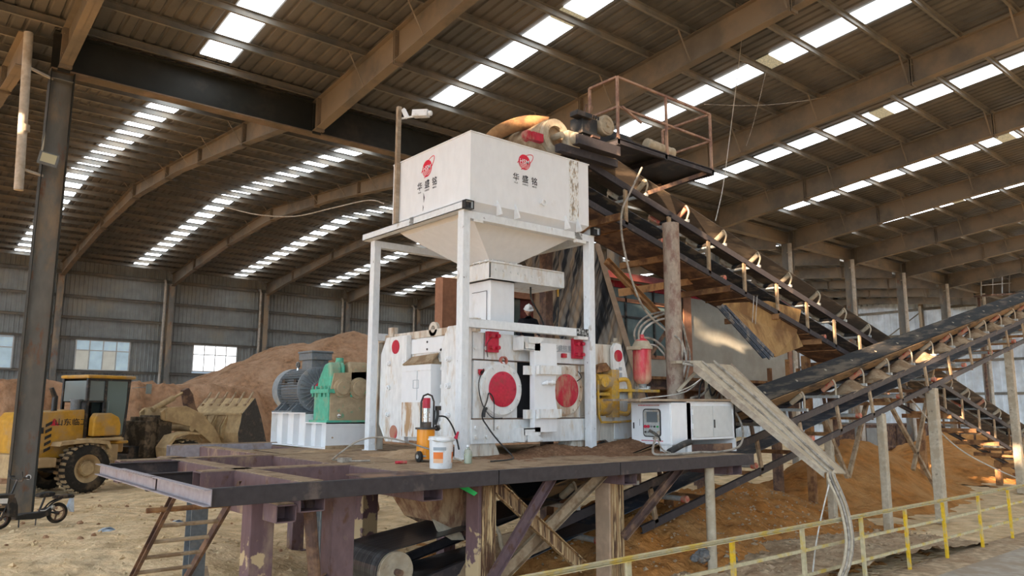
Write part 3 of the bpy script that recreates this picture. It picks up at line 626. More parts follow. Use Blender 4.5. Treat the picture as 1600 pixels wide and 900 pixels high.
# ================================================================== HOPPER
hp = thing('surge_hopper', 'white square surge hopper with red globe emblem above the crusher', 'hopper', (8, 10.1, 5.9))
mb = MB(); t = .012; X0, X1, Y0, Y1, Z0, Z1 = 6.7, 9.25, 9.0, 11.25, 5.93, 7.03
mb.box(X0, X1, Y0, Y0+t, Z0, Z1); mb.box(X0, X1, Y1-t, Y1, Z0, Z1); mb.box(X0, X0+t, Y0+t, Y1-t, Z0, Z1); mb.box(X1-t, X1, Y0+t, Y1-t, Z0, Z1)
mb.box(X0-.015, X1+.015, Y0-.015, Y0+.02, Z1-.01, Z1+.006); mb.box(X0-.015, X0+.02, Y0+.02, Y1, Z1-.01, Z1+.006); mb.box(X1-.02, X1+.015, Y0, Y1, Z1-.01, Z1+.006); mb.box(X0, X1, Y1-.02, Y1+.015, Z1-.01, Z1+.006)
mb.build('hopper_box', M['white'], hp)
nx0, nx1, ny0, ny1 = 7.68, 8.24, 9.76, 10.5
def frust(mb, a, b, t=.012):
    for i in range(4):
        j = (i+1) % 4; mb.slab([a[i], a[j], b[j], b[i]], t)
R4 = lambda x0, x1, y0, y1, z: [(x0, y0, z), (x1, y0, z), (x1, y1, z), (x0, y1, z)]
mb = MB(); frust(mb, R4(X0, X1, Y0, Y1, Z0), R4(6.86, 9.1, 9.17, 11.1, 5.76)); mb.build('skirt', M['white'], hp)
mb = MB(); frust(mb, R4(6.86, 9.1, 9.17, 11.1, 5.76), R4(nx0, nx1, ny0, ny1, 5.24)); mb.build('hopper_cone', M['white'], hp)
mb = MB(); mb.box(nx0-.08, nx1+.08, ny0-.08, ny1+.08, 5.22, 5.235); mb.box(nx0-.07, nx1+.07, ny0-.07, ny1+.07, 4.93, 4.945); mb.box(nx0-.02, nx1+.02, ny0-.02, ny1+.02, 4.93, 5.23)
for i in range(5):
    mb.cyl((nx0+.02+i*.13, ny0-.045, 5.2), (nx0+.02+i*.13, ny0-.045, 5.26), .015, 6); mb.cyl((nx0-.045, ny0+.05+i*.16, 5.2), (nx0-.045, ny0+.05+i*.16, 5.26), .015, 6)
mb.build('flange', M['white_d'], hp)
mb = MB(); mb.box(nx0-.04, nx0-.015, ny0-.05, ny1+.05, 4.95, 5.2); mb.box(nx0-.05, 9.3, ny0-.05, ny0-.03, 4.93, 5.22); mb.box(nx0-.05, 9.3, ny0-.09, ny0-.02, 5.205, 5.22); mb.box(nx0-.05, 9.3, ny0-.09, ny0-.02, 4.93, 4.945); mb.box(9.28, 9.3, ny0-.09, ny1+.03, 4.93, 5.22)
mb.box(nx1, 9.3, ny1+.03, ny1+.05, 4.93, 5.22); mb.box(nx1, 9.3, ny0, ny1+.05, 4.94, 4.95)
for i in range(7): mb.cyl((nx0+.1+i*.16, ny0-.07, 5.1-.006*i), (nx0+.1+i*.16, ny0-.05, 5.1-.006*i), .022, 8)
mb.build('gate_frame', M['white_d'], hp)
mb = MB(); mb.cyl((9.28, 10.1, 5.08), (9.55, 10.1, 5.08), .035, 12); mb.cyl((9.42, 10.1, 5.08), (9.62, 10.1, 5.08), .06, 14); mb.tube([(9.55, 10.1, 5.02), (9.55, 10.1, 4.85)], .02, 8); ac = mb.build('gate_cylinder', M['yellow'], hp, smooth=True)
mb = MB(); mb.tube([(9.55, 10.1, 4.87), (9.56, 10.1, 4.6), (9.5, 10.1, 4.15)], .014, 8); mb.build('hose', M['cable_b'], ac, smooth=True)
mb = MB(); mb.tube([(8.75, 9.95, 4.93), (8.78, 9.95, 4.7), (9.0, 9.95, 4.4), (9.12, 9.95, 4.13)], .016, 8); mb.build('hose', M['cable_b'], hp, smooth=True)
mb = MB(); mb.box(nx0+.05, nx1-.0, ny0+.03, ny1-.03, 4.0, 4.93); mb.box(nx0+.04, nx0+.052, ny0+.12, ny1-.25, 4.1, 4.75); mb.build('throat', M['white'], hp, bevel=.005)
mb = MB(); mb.box(nx0+.036, nx0+.042, ny0+.115, ny0+.122, 4.1, 4.75); mb.box(nx0+.036, nx0+.042, ny0+.115, ny1-.22, 4.75, 4.757); mb.build('seam_line', M['channel'], hp)
mb = MB()
for x in (7.22, 7.58, 8.68, 8.95):
    mb.slab([(x, 9.0, 6.02), (x, 8.985, 6.02), (x, 8.88, 5.80), (x, 8.88, 5.78), (x, 9.02, 5.78)], .02)
mb.build('gusset', M['white'], hp)
mb = MB(); mb.ring((8.13, 8.90, 6.14), (8.13, 8.93, 6.14), .028, .055, 20); mb.cyl((8.13, 8.93, 6.14), (8.13, 9.0, 6.14), .02, 8); mb.build('lifting_ring', M['white'], hp, smooth=True)
def emblem(c, R, U, s, par):
    c, R, U = V(c), V(R), V(U); Nn = R.cross(U)
    def disc(rx, ry, o, m, nm):
        mb = MB(); P = [c+R*(rx*math.cos(2*PI*i/40))+U*(ry*math.sin(2*PI*i/40))+Nn*o for i in range(40)]; mb.add(P, [tuple(range(40))]); return mb.build(nm, M[m], par)
    e = disc(s, s*1.02, .0035, 'redink', 'emblem')
    mb = MB()
    for k, z in enumerate((-.30, -.42, -.54, -.66, -.78)):
        hw = s*math.sqrt(max(0, 1-z*z))*.9; mb.add([c+R*a+U*(z*s+b)+Nn*.006 for a, b in ((-hw, -.022*s), (hw, -.022*s), (hw, .022*s), (-hw, .022*s))], [(0, 1, 2, 3)])
    mb.build('emblem_lines', M['whiteink'], par)
    mb = MB(); a_ = math.radians(38)
    pts = []
    for i in range(46):
        th = 2*PI*(i/45)*.70+math.radians(-125); u = 1.85*s*math.cos(th); v_ = .62*s*math.sin(th)
        pts.append(c+R*(u*math.cos(a_)-v_*math.sin(a_))+U*(u*math.sin(a_)+v_*math.cos(a_))+Nn*.004)
    mb.tube(pts, s*.045, 4, smooth=False); mb.build('emblem_ring', M['redink'], par)
    text('HSM', s*.85, c-U*(s*.22), R, U, 'whiteink', 'emblem_letters', par, .007, True)
    return e
XR, YL, ZU = (1, 0, 0), (0, -1, 0), (0, 0, 1)
emblem((7.78, 9.0, 6.76), XR, ZU, .125, hp)
emblem((6.7, 10.19, 6.72), YL, ZU, .14, hp)
def words(o, R, s, par):
    o, R = V(o), V(R)
    for k, (c_, py) in enumerate((('华', 'HUA'), ('盛', 'SHENG'), ('铭', 'MING'))):
        text(c_, s, o+R*((k-1)*s*1.45), R, ZU, 'ink', 'lettering', par, .004, True)
        text(py, s*.28, o+R*((k-1)*s*1.45)-V((0, 0, s*.42)), R, ZU, 'ink', 'lettering', par, .004, True)
words((7.80, 9.0, 6.43), XR, .135, hp); words((6.7, 10.18, 6.40), YL, .15, hp)
mb = MB(); mb.slab([(6.695, 10.28, 6.32), (6.695, 10.25, 6.24), (6.695, 10.27, 6.16)], .004); mb.slab([(6.695, 10.29, 6.12), (6.695, 10.275, 6.08), (6.695, 10.29, 6.02)], .004); mb.build('scratch_mark', M['ink'], hp)
mb = MB(); mb.box(8.79, 9.0, 8.992, 8.999, 5.96, 7.02)
mb.build('slurry_streak', mat('slurry_streak', (.78, .78, .75), (.30, .25, .19), .40, 9, stretch=(1.6, 1, .55), rough=.6, sharp=.08, fine=.05, dirt2=(.48, .34, .2), amt2=.3), hp)
mb = MB(); mb.slab([(9.1, 9.14, 5.78), (9.3, 8.98, 5.93), (9.3, 9.3, 5.80)], .03); mb.build('mud_crust', M['rust_o'], hp)

# ================================================================== ROLL CRUSHER
cr = thing('roll_crusher', 'big white two-roll crusher with red bearing discs on the platform', 'crusher', (8.2, 10.4, PZ))
def cb(name, x0, x1, y0, y1, z0, z1, m='white_d', bv=.008, par=None):
    mb = MB(); mb.box(x0, x1, y0, y1, z0, z1); return mb.build(name, M[m], par or cr, bevel=bv)
cb('housing', 7.2, 9.42, 9.42, 11.7, 2.45, 3.96)
cb('top_plate', 7.0, 9.42, 9.28, 11.8, 3.56, 3.98)
cb('sill_beam', 6.96, 9.48, 9.24, 9.5, 2.3, 2.66)
mb = MB(); mb.slab([(6.97, 9.26, 2.3), (7.42, 9.26, 2.3), (7.52, 9.26, 2.12), (6.97, 9.26, 2.12)], .3); mb.slab([(9.1, 9.3, 2.3), (9.42, 9.3, 2.3), (9.42, 9.3, 2.12), (9.0, 9.3, 2.12)], .3); mb.build('foot', M['white_dd'], cr)
cb('gap_shade', 7.9, 8.5, 9.33, 9.41, 2.68, 3.56, 'ink', 0)  # black slab stands in for the shade in the gap beside the door
for cx, m_, dm in ((7.47, 'white_d', 'red'), (8.83, 'white_dd', 'red_d')):
    bh = cb('bearing_housing', cx-.46, cx+.40, 9.27, 9.45, 2.68, 3.55, m_, .006)
    mb = MB(); mb.lathe((cx+.03, 9.27, 3.12), (cx+.03, 9.16, 3.12), [(0, .42), (.05, .42), (.055, .405), (.075, .39)], 8 if 0 else 36); mb.build('bearing_cover', M[m_], bh, smooth=True)
    mb = MB(); mb.lathe((cx+.04, 9.2, 3.12), (cx+.04, 9.16, 3.12), [(0, .272), (.018, .272), (.024, .262)], 40)
    for i in range(8): a = 2*PI*i/8; mb.cyl((cx+.04+.235*math.cos(a), 9.18, 3.12+.235*math.sin(a)), (cx+.04+.235*math.cos(a), 9.168, 3.12+.235*math.sin(a)), .013, 6)
    mb.build('red_disc', M[dm], bh, smooth=True)
    mb = MB()
    for i in range(10): a = 2*PI*(i+.3)/10; mb.cyl((cx+.03+.36*math.cos(a), 9.2, 3.12+.36*math.sin(a)), (cx+.03+.36*math.cos(a), 9.17, 3.12+.36*math.sin(a)), .022, 6)
    mb.build('cover_bolt', M[m_], bh)
mb = MB(); mb.tube([(7.12, 9.25, 3.3), (7.16, 9.22, 3.42), (7.05, 9.2, 3.2), (7.12, 9.2, 2.9), (7.3, 9.2, 2.7), (7.5, 9.18, 2.68)], .008, 6); mb.tube([(9.15, 9.2, 3.45), (9.2, 9.17, 3.35), (9.1, 9.17, 3.28)], .008, 6); mb.tube([(7.35, 9.2, 3.95), (7.2, 9.2, 3.8), (7.22, 9.2, 3.6)], .006, 6); mb.build('grease_line', M['cable_b'], cr, smooth=True)
# centre door panel with concave right edge, hinge boxes, handle
P = [(8.0, 2.46), (8.47, 2.46), (8.47, 2.83)]
for i in range(9): a = math.radians(225-i*11); P.append((8.86+.44*math.cos(a), 3.12+.44*math.sin(a)))
P = [(8.0, 2.46), (8.47, 2.46), (8.49, 2.80), (8.455, 2.95), (8.44, 3.12), (8.455, 3.29), (8.49, 3.43), (8.47, 3.86), (8.0, 3.86)]
mb = MB(); mb.prism(P, 'y', 9.0, 9.12); dp = mb.build('door_panel', M['white'], cr, bevel=.006)
for z in (3.42, 2.74):
    h = cb('hinge_box', 8.05, 8.47, 8.92, 9.0, z-.06, z+.08, 'white_d', .004, dp)
    mb = MB(); mb.cyl((8.02, 8.95, z-.07), (8.02, 8.95, z+.07), .03, 10); mb.cyl((8.5, 8.95, z-.05), (8.5, 8.95, z+.08), .025, 10); mb.box(7.86, 8.02, 9.05, 9.12, z-.07, z+.07); mb.build('hinge_pin', M['white_d'], dp)
mb = MB(); mb.tube([(8.16, 8.99, 3.21), (8.2, 8.93, 3.23), (8.34, 8.92, 3.23), (8.38, 8.98, 3.22)], .024, 8); mb.ball((8.2, 8.93, 3.23), .035); mb.ball((8.3, 8.92, 3.23), .035); mb.build('handle', M['white'], dp, smooth=True)
for z, s_ in ((3.84, 1), (2.42, -1)):
    mb = MB(); mb.box(7.78, 7.99, 9.03, 9.25, z-.085, z+.085); mb.box(7.77, 7.8, 9.0, 9.26, z-.1, z+.1); mb.box(7.78, 8.12, 9.0, 9.02, z-.1*(s_ > 0), z+.1*(s_ < 0)+.02); mb.box(7.78, 8.12, 9.0, 9.26, z-.1*s_-.01, z-.1*s_+.01)
    mb.slab([(7.86, 8.99, z), (8.05, 8.99, z), (8.2, 8.99, z+.07*s_), (8.05, 8.99, z+.1*s_), (7.86, 8.99, z+.1*s_)], .02); mb.build('bracket', M['white_d'], cr)
for x, z0, z1 in ((7.33, 3.68, 4.0), (9.17, 3.66, 4.0)):
    rb = cb('red_bracket', x-.11, x+.11, 9.2, 9.27, z0, z1, 'red', .006)
    mb = MB()
    for dx in (-.05, .06):
        for dz in (.07, .25): mb.cyl((x+dx, 9.2, z0+dz), (x+dx, 9.13, z0+dz), .032, 12)
    mb.build('bolt', M['red'], rb, smooth=True)
mb = MB()
for x in (7.03, 7.24, 7.45):
    for z in (2.40, 2.54): mb.cyl((x, 9.24, z), (x, 9.2, z), .03, 10)
for x in (7.02, 7.22): mb.cyl((x, 9.26, 3.74), (x, 9.24, 3.74), .03, 10)
mb.build('bolt', M['white_d'], cr)
mb = MB()
for x, z in ((7.13, 3.38), (7.15, 3.36), (9.05, 3.4), (8.87, 3.70)): mb.box(x-.05, x+.05, 9.22, 9.262, z-.035, z+.035)
mb.build('warning_tag', M['red_d'], cr)
mb = MB(); mb.ring((7.55, 9.25, 3.56), (7.55, 9.2, 3.56), .05, .07, 16); mb.build('red_lug', M['red_d'], cr)
text('华盛铭重工', .10, (8.92, 9.27, 3.79), XR, ZU, 'label_g', 'lettering', cr, .004, True, 1.1)
mb = MB(); mb.box(8.66, 9.18, 9.262, 9.28, 3.765, 3.772); mb.build('underline', M['label_g'], cr)
mb = MB(); mb.cyl((8.58, 9.28, 3.83), (8.58, 9.262, 3.83), .045, 16); mb.build('emblem', M['redink'], cr)
mb = MB()
for z, x0, x1 in ((3.56, 6.97, 9.40), (2.665, 6.97, 9.42)): mb.box(x0, x1, 9.262, 9.268, z, z+.012)
mb.box(7.2, 7.21, 9.272, 9.278, 3.56, 3.98); mb.build('seam_line', M['rust'], cr)
# left flank: two chamfered end plates, white service box, beam
def plate(y0, y1, z0, z1, c, x0, x1):
    P = [(y0, z0), (y1-c, z0), (y1, z0+c*1.3), (y1, z1-c*1.3), (y1-c*.8, z1), (y0, z1)]
    mb = MB(); mb.prism(P, 'x', x0, x1); return mb.build('end_plate', M['white_d'], cr, bevel=.012)
pa = plate(10.98, 11.82, 2.26, 4.04, .22, 6.88, 6.98)
pb = plate(9.28, 9.98, 2.28, 4.10, .2, 6.90, 6.98)
for y1, z0, z1, c in ((11.95, 2.28, 3.98, .24), (10.14, 2.30, 4.04, .22)):
    mb = MB(); m_ = 6
    mb.prism([(y1-.28, z0), (y1-c*.6, z0), (y1, z0+c*1.6), (y1, z1-c*1.4), (y1-c*.9, z1), (y1-.28, z1)], 'x', 7.06, 7.14)
    for i in range(5):
        z = z0+.3+i*(z1-z0-.6)/4; mb.box(6.98, 7.12, y1-.13, y1-.005, z-.03, z+.03)
    mb.build('rim_rib', M['white_d'], cr)
for pl, yy in ((pa, 11.5), (pb, 9.75)):
    mb = MB()
    for z in (2.72, 3.17, 3.58):
        mb.cyl((6.9, yy, z), (6.84, yy, z), .045, 10); mb.cyl((6.84, yy, z), (6.82, yy, z), .025, 8)
        if yy > 11: mb.cyl((6.9, yy-.45, z), (6.86, yy-.45, z), .04, 8)
    mb.build('bolt', M['white'], pl)
mb = MB()
for y, z in ((11.32, 3.86), (11.32, 2.42)): mb.cyl((6.885, y, z), (6.872, y, z), .12, 28)
mb.build('bolt', M['red_d'], pa)
mb = MB(); mb.cyl((6.905, 9.42, 3.90), (6.89, 9.42, 3.90), .12, 28); mb.box(6.885, 6.9, 9.38, 9.46, 3.55, 3.7); mb.build('red_disc', M['red'], pb)
cb('link_beam', 6.98, 7.1, 9.98, 11.0, 3.72, 3.96, 'white'); cb('link_beam', 6.95, 7.2, 9.95, 11.1, 2.3, 2.5, 'white_d')
mb = MB()
for z in (3.78, 3.9): mb.cyl((6.99, 10.5, z), (6.97, 10.5, z), .018, 8)
mb.build('bolt', M['channel'], cr)
bx = cb('service_box', 6.80, 7.2, 10.12, 10.98, 2.36, 3.52, 'white', .01)
cb('service_box', 6.79, 6.80, 10.12, 10.98, 3.42, 3.43, 'white_d', 0, bx).name = 'lid_edge'
mb = MB(); mb.box(6.785, 6.80, 10.14, 10.93, 2.37, 2.92); mb.build('mud_streaks', mat('mud_streak_panel', (.76, .73, .68), (.45, .28, .15), .5, 4.5, stretch=(1, 1.6, .4), rough=.7, sharp=.1, fine=.05), bx)
mb = MB()
for a, b, c, d in ((10.5, 10.505, 2.95, 3.42), (10.46, 10.62, 3.14, 3.147), (10.46, 10.62, 3.27, 3.277), (10.46, 10.465, 3.14, 3.27), (10.615, 10.62, 3.14, 3.27)): mb.box(6.794, 6.8, a, b, c, d)
mb.build('scribe_line', M['label_g'], bx)
mb = MB(); mb.slab([(6.82, 10.12, 3.53), (6.82, 10.98, 3.53), (6.98, 10.94, 3.66), (6.98, 10.16, 3.69)], -.02); mb.add([(6.81, 10.13, 3.52), (6.81, 10.97, 3.52), (7.2, 10.95, 3.52), (7.2, 10.15, 3.52), (7.1, 10.3, 3.74), (7.1, 10.85, 3.68)], [(0, 1, 5, 4), (1, 2, 5), (2, 3, 4, 5), (3, 0, 4)]); mb.build('soil_on_lid', M['dusty'], bx)
cb('rear_rail', 6.98, 7.08, 9.2, 12.25, 3.98, 4.1, 'white_dd'); 
mb = MB(); mb.box(6.95, 7.05, 11.55, 11.7, 4.06, 4.22); mb.ring((6.98, 10.35, 4.1), (7.04, 10.35, 4.1), .06, .12, 20); mb.build('lifting_lug', M['white_dd'], cr)
cb('rear_post', 7.0, 7.14, 12.1, 12.25, PZ, 4.05, 'white_dd')
# right extension, yellow hydraulics, lubrication tank
cb('side_body', 9.42, 10.2, 9.4, 10.6, 3.45, 3.96, 'white_dd'); cb('side_body', 9.42, 10.6, 9.5, 11, 2.7, 3.5, 'white_dd')
mb = MB(); mb.prism([(9.46, 2.7), (10.62, 2.7), (10.52, 2.24), (10.15, 2.16), (9.9, 2.3), (9.46, 2.25)], 'y', 9.3, 9.45); mb.build('lower_apron', M['white_dd'], cr)
mb = MB(); mb.prism([(10.12, 2.3), (10.12, 3.9), (10.2, 3.99), (10.33, 3.97), (10.46, 3.5), (10.62, 2.9), (10.62, 2.3)], 'y', 9.28, 9.36); ep = mb.build('side_plate', M['white_d'], cr, bevel=.008)
mb = MB(); mb.cyl((10.24, 9.275, 3.76), (10.24, 9.265, 3.76), .105, 26); mb.build('red_disc', M['red_d'], ep)
mb = MB(); mb.box(10.17, 10.33, 9.27, 9.28, 3.30, 3.46); mb.box(10.18, 10.24, 9.27, 9.28, 3.48, 3.53); mb.box(10.26, 10.33, 9.27, 9.28, 3.5, 3.56); mb.build('notice_plate', M['label_g'], ep)
mb = MB()
for z in (3.18, 2.72): mb.cyl((10.44, 9.28, z), (10.44, 9.25, z), .04, 10)
mb.build('bolt', M['white_d'], ep)
hy = MB()
hy.cyl((9.62, 9.28, 3.28), (9.95, 9.28, 3.28), .15, 18); hy.cyl((9.62, 9.28, 2.86), (9.95, 9.28, 2.86), .15, 18); hy.box(9.93, 10.12, 9.15, 9.4, 2.68, 3.5); hy.box(9.62, 10.1, 9.2, 9.36, 3.05, 3.1)
hc = hy.build('hydraulic_cylinder', M['ylw_hyd'], cr, smooth=True)
mb = MB(); mb.tube([(10.08, 9.15, 3.32), (10.25, 9.1, 3.33), (10.33, 9.1, 3.2), (10.33, 9.1, 2.85), (10.25, 9.1, 2.74), (10.08, 9.15, 2.76)], .04, 10, True); mb.build('hydraulic_pipe', M['ylw_hyd'], hc, smooth=True)
mb = MB(); mb.tube([(9.55, 9.12, 3.3), (9.56, 9.12, 2.7), (9.62, 9.12, 2.6), (10.0, 9.1, 2.6), (10.55, 9.1, 2.62)], .02, 8, False); mb.build('hydraulic_pipe', M['ylw_hyd'], hc, smooth=True)
mb = MB(); mb.slab([(9.6, 9.2, 3.43), (9.66, 9.2, 3.56), (9.85, 9.2, 3.62), (9.98, 9.2, 3.5)], .14); mb.build('soil_crust', M['rust_o'], hc)
mb = MB(); mb.cyl((9.7, 9.12, 3.28), (9.7, 9.09, 3.28), .09, 12); mb.box(10.1, 11.1, 9.05, 9.4, 3.12, 3.17); mb.build('shelf_bracket', M['ylw_hyd'], cr)
tk = MB(); tk.lathe((10.8, 9.2, 3.27), (10.8, 9.2, 4.2), [(0, .10), (.06, .155), (.1, .165), (.62, .165), (.64, .19), (.68, .19), (.685, .17), (.78, .13), (.84, .05), (.9, .045), (.9, .02)], 24)
to = tk.build('lubrication_tank', M['tank'], cr, smooth=True)
mb = MB(); mb.lathe((10.8, 9.2, 3.9), (10.8, 9.2, 4.2), [(0, .195), (.05, .195), (.055, .175), (.15, .13), (.2, .05), (.25, .045), (.27, .02)], 24); mb.box(10.5, 10.85, 9.1, 9.3, 3.88, 3.94); mb.build('tank_cap', M['tray'], to, smooth=True)
mb = MB(); mb.lathe((10.8, 9.2, 3.17), (10.8, 9.2, 3.3), [(0, .14), (.03, .13), (.05, .06), (.11, .08)], 16)
for i in range(8): a = 2*PI*i/8; mb.cyl((10.8+.12*math.cos(a), 9.2+.12*math.sin(a), 3.17), (10.8+.12*math.cos(a), 9.2+.12*math.sin(a), 3.23), .018, 6)
mb.build('valve_block', M['steelg'], to)
mb = MB(); mb.lathe((10.42, 9.5, 3.96), (10.42, 9.5, 4.1), [(0, .09), (.06, .09), (.08, .04), (.14, .035)], 12); mb.build('filler_cap', M['tray'], cr)
# soil lying on the deck round the crusher
def deck_soil(name, label, x0, x1, y0, y1, fn, m): return tag(grid(x0, x1, y0, y1, .05, fn).build(name, m, smooth=True), label, 'soil', kind='stuff')
deck_soil('soil_spill', 'crumbly brown soil spilled on the deck at the crusher foot', 5.9, 11.2, 7.6, 9.75, lambda x, y: PZ-.03+G(x, y, 8.6, 9.3, .17, .8, .4)+G(x, y, 9.9, 8.75, .2, .7, .6)+G(x, y, 10.6, 9.0, .14, .7, .5)+G(x, y, 7.3, 8.9, .05, .5, .4)+lump(x, y, 3.2, .035)+.02*noise.noise(V((x*11, y*11, 0)))-.12*sm(7.95, 7.62, y)-.1*sm(11.0, 11.2, x), mat('crumbly_soil', (.30, .17, .10), (.17, .09, .05), .45, 6, rough=.95, bump=.9, bscale=30, sharp=.3, fine=.3))
deck_soil('soil_spill', 'dry tan soil lying on the deck left of the support frame', 5.15, 6.95, 9.5, 12.5, lambda x, y: PZ-.03+G(x, y, 6.55, 10.2, .13, .45, .8)+G(x, y, 6.0, 12.0, .06, .6, .4)+lump(x, y, 3.2, .03), mat('tan_soil', (.45, .32, .20), (.30, .2, .12), .45, 3, rough=.95, bump=.6, bscale=20, sharp=.3))
# ================================================================== MOTOR, GEARBOX, BASE
mbx = thing('motor_base', 'white ribbed steel base carrying the motor and gearbox', 'machine base', (6.8, 13.9, PZ))
X0 = 6.32
def rib_base(y0, y1, z1, x1, ribs, name):
    mb = MB(); mb.box(X0, x1, y0, y1, z1-.02, z1); mb.box(X0, x1, y0, y1, PZ, PZ+.02); mb.box(X0+.12, X0+.14, y0+.01, y1-.01, PZ, z1); mb.box(x1-.14, x1-.12, y0+.01, y1-.01, PZ, z1)
    for i in range(ribs): y = y0+(y1-y0-.02)*i/(ribs-1); mb.box(X0+.005, x1-.005, y, y+.02, PZ, z1)
    return mb.build(name, M['white'], mbx)
rib_base(13.55, 15.1, 2.73, 7.35, 4, 'motor_stand'); rib_base(12.69, 13.54, 2.56, 7.35, 3, 'gearbox_stand')
mb = MB(); mb.box(X0, 7.35, 12.67, 12.69, PZ, PZ+.06); mb.cyl((6.45, 12.69, 2.3), (6.45, 12.67, 2.3), .015, 8); mb.box(6.6, 6.9, 12.9, 13.2, 2.56, 2.6); mb.build('foot_bar', M['dusty'], mbx)
em = thing('electric_motor', 'large grey finned electric motor on white ribbed base', 'motor', (6.85, 14.3, 2.73))
mx, mz, r = 6.85, 3.18, .42
mb = MB(); mb.cyl((mx, 13.75, mz), (mx, 14.75, mz), r-.05, 28)
body = mb.sh(0, .40).build('motor_body', M['grey'], em, smooth=True)
mb = MB()
for i in range(44):
    a = 2*PI*i/44; c, s_ = math.cos(a), math.sin(a); mb.bar((mx+(r-.02)*c, 13.8, mz+(r-.02)*s_), (mx+(r-.02)*c, 14.72, mz+(r-.02)*s_), .008, .06, up=(c, 0, s_))
mb.sh(0, .40).build('cooling_fins', M['grey'], body)
mb = MB(); mb.lathe((mx, 14.7, mz), (mx, 15.1, mz), [(0, r+.02), (.26, r+.02), (.33, r-.04), (.36, r-.14), (.37, .05)], 36); mb.sh(0, .40).build('fan_cowl', M['grey_l'], em, smooth=True)
mb = MB(); mb.lathe((mx, 13.78, mz), (mx, 13.6, mz), [(0, r-.01), (.02, r+.03), (.06, r+.03), (.08, r-.03), (.12, .2), (.16, .17)], 36)
for i in range(28):
    a = 2*PI*i/28; c, s_ = math.cos(a), math.sin(a); mb.bar((mx+.17*c, 13.645, mz+.17*s_), (mx+(r)*c, 13.69, mz+r*s_), .012, .05, up=(0, 1, 0))
mb.sh(0, .40).build('end_shield', M['grey'], em)
mb = MB(); mb.lathe((mx, 13.6, mz), (mx, 13.45, mz), [(0, .15), (.06, .15), (.07, .12), (.15, .12)], 20); mb.sh(0, .40).build('coupling', M['red'], em, smooth=True)
mb = MB(); mb.box(mx-.16, mx+.2, 13.75, 14.2, mz+r-.1, mz+r+.16); mb.box(mx-.2, mx+.24, 13.68, 14.27, mz+r+.16, mz+r+.3); mb.box(mx-.215, mx+.255, 13.66, 14.29, mz+r+.3, mz+r+.34); mb.sh(0, .40).build('terminal_box', M['grey'], em, bevel=.01)
mb = MB(); mb.ring((mx-.18, 14.38, mz+r+.08), (mx-.14, 14.38, mz+r+.08), .035, .065, 18); mb.cyl((mx-.16, 14.38, mz+r-.04), (mx-.16, 14.38, mz+r+.03), .02, 8); mb.sh(0, .40).build('lifting_eye', M['chrome'], em, smooth=True)
mb = MB()
for y in (13.9, 14.5):
    mb.prism([(mx-.48, 2.73), (mx+.48, 2.73), (mx+.48, 2.77), (mx+.3, 2.95), (mx-.3, 2.95), (mx-.48, 2.77)], 'y', y, y+.03)
    mb.prism([(mx-.48, 2.73), (mx+.48, 2.73), (mx+.48, 2.77), (mx+.3, 2.95), (mx-.3, 2.95), (mx-.48, 2.77)], 'y', y+.18, y+.21)
mb.box(mx-.5, mx+.5, 13.82, 14.78, 2.73, 2.76); mb.sh(0, .40).build('mounting_feet', M['grey'], em)
mb = MB()
for y in (13.9, 14.45): mb.box(mx-.40, mx-.30, y, y+.12, mz+.1, mz+.2)
mb.sh(0, .40).build('side_lug', M['black'], em)
gb = thing('reduction_gearbox', 'green gearbox caked with tan dust between motor and crusher', 'gearbox', (6.85, 13.0, 2.56))
gx = 6.42
mb = MB(); mb.box(gx, 7.3, 12.82, 13.42, 2.57, 3.12); mb.box(gx-.06, 7.36, 12.76, 13.48, 2.56, 2.6); mb.build('lower_casing', M['green'], gb, bevel=.01)
mb = MB(); mb.box(gx-.05, 7.36, 12.76, 13.48, 3.09, 3.16)
for y in (12.8, 12.95, 13.1, 13.3, 13.44): mb.cyl((gx-.02, y, 3.02), (gx-.02, y, 3.22), .02, 8)
for x in (6.6, 6.85, 7.1): mb.cyl((x, 12.78, 3.02), (x, 12.78, 3.22), .02, 8)
mb.build('joint_flange', M['green'], gb)
mb = MB(); mb.prism([(12.82, 3.15), (13.4, 3.15), (13.32, 3.35), (13.1, 3.62), (12.9, 3.66), (12.82, 3.55)], 'x', gx+.02, 6.66); mb.prism([(12.82, 3.15), (13.4, 3.15), (13.32, 3.35), (13.1, 3.62), (12.9, 3.66), (12.82, 3.6)], 'x', 6.66, 6.74); mb.build('upper_casing', M['green'], gb, bevel=.04)
mb = MB(); mb.prism([(12.80, 3.15), (13.38, 3.15), (13.2, 3.5), (13.0, 3.66), (12.86, 3.68), (12.80, 3.6)], 'x', 6.8, 7.22); mb.build('upper_casing', M['green_d'], gb, bevel=.05)
mb = MB(); mb.box(6.76, 7.29, 12.85, 13.35, 3.12, 3.47); mb.build('upper_casing', M['green_d'], gb, bevel=.03)
mb = MB(); mb.prism([(6.44, 2.6), (7.3, 2.6), (7.3, 3.5), (6.5, 3.45), (6.44, 3.1)], 'y', 12.8, 12.83); mb.build('dusty_face', M['green_d'], gb)
for cx_, rr in ((6.66, .17), (7.0, .2)):
    mb = MB(); mb.lathe((cx_, 12.82, 3.18), (cx_, 12.68, 3.18), [(0, rr), (.06, rr), (.065, rr*.72), (.1, rr*.7), (.105, rr*.3)], 26)
    for i in range(8): a = 2*PI*i/8; mb.cyl((cx_+rr*.86*math.cos(a), 12.77, 3.18+rr*.86*math.sin(a)), (cx_+rr*.86*math.cos(a), 12.745, 3.18+rr*.86*math.sin(a)), .013, 6)
    mb.build('bearing_cap', M['green_d'], gb, smooth=True)
mb = MB(); mb.lathe((6.7, 13.0, 3.64), (6.7, 13.0, 3.76), [(0, .08), (.04, .08), (.05, .07), (.1, .07)], 12); mb.build('breather_cap', M['green'], gb)
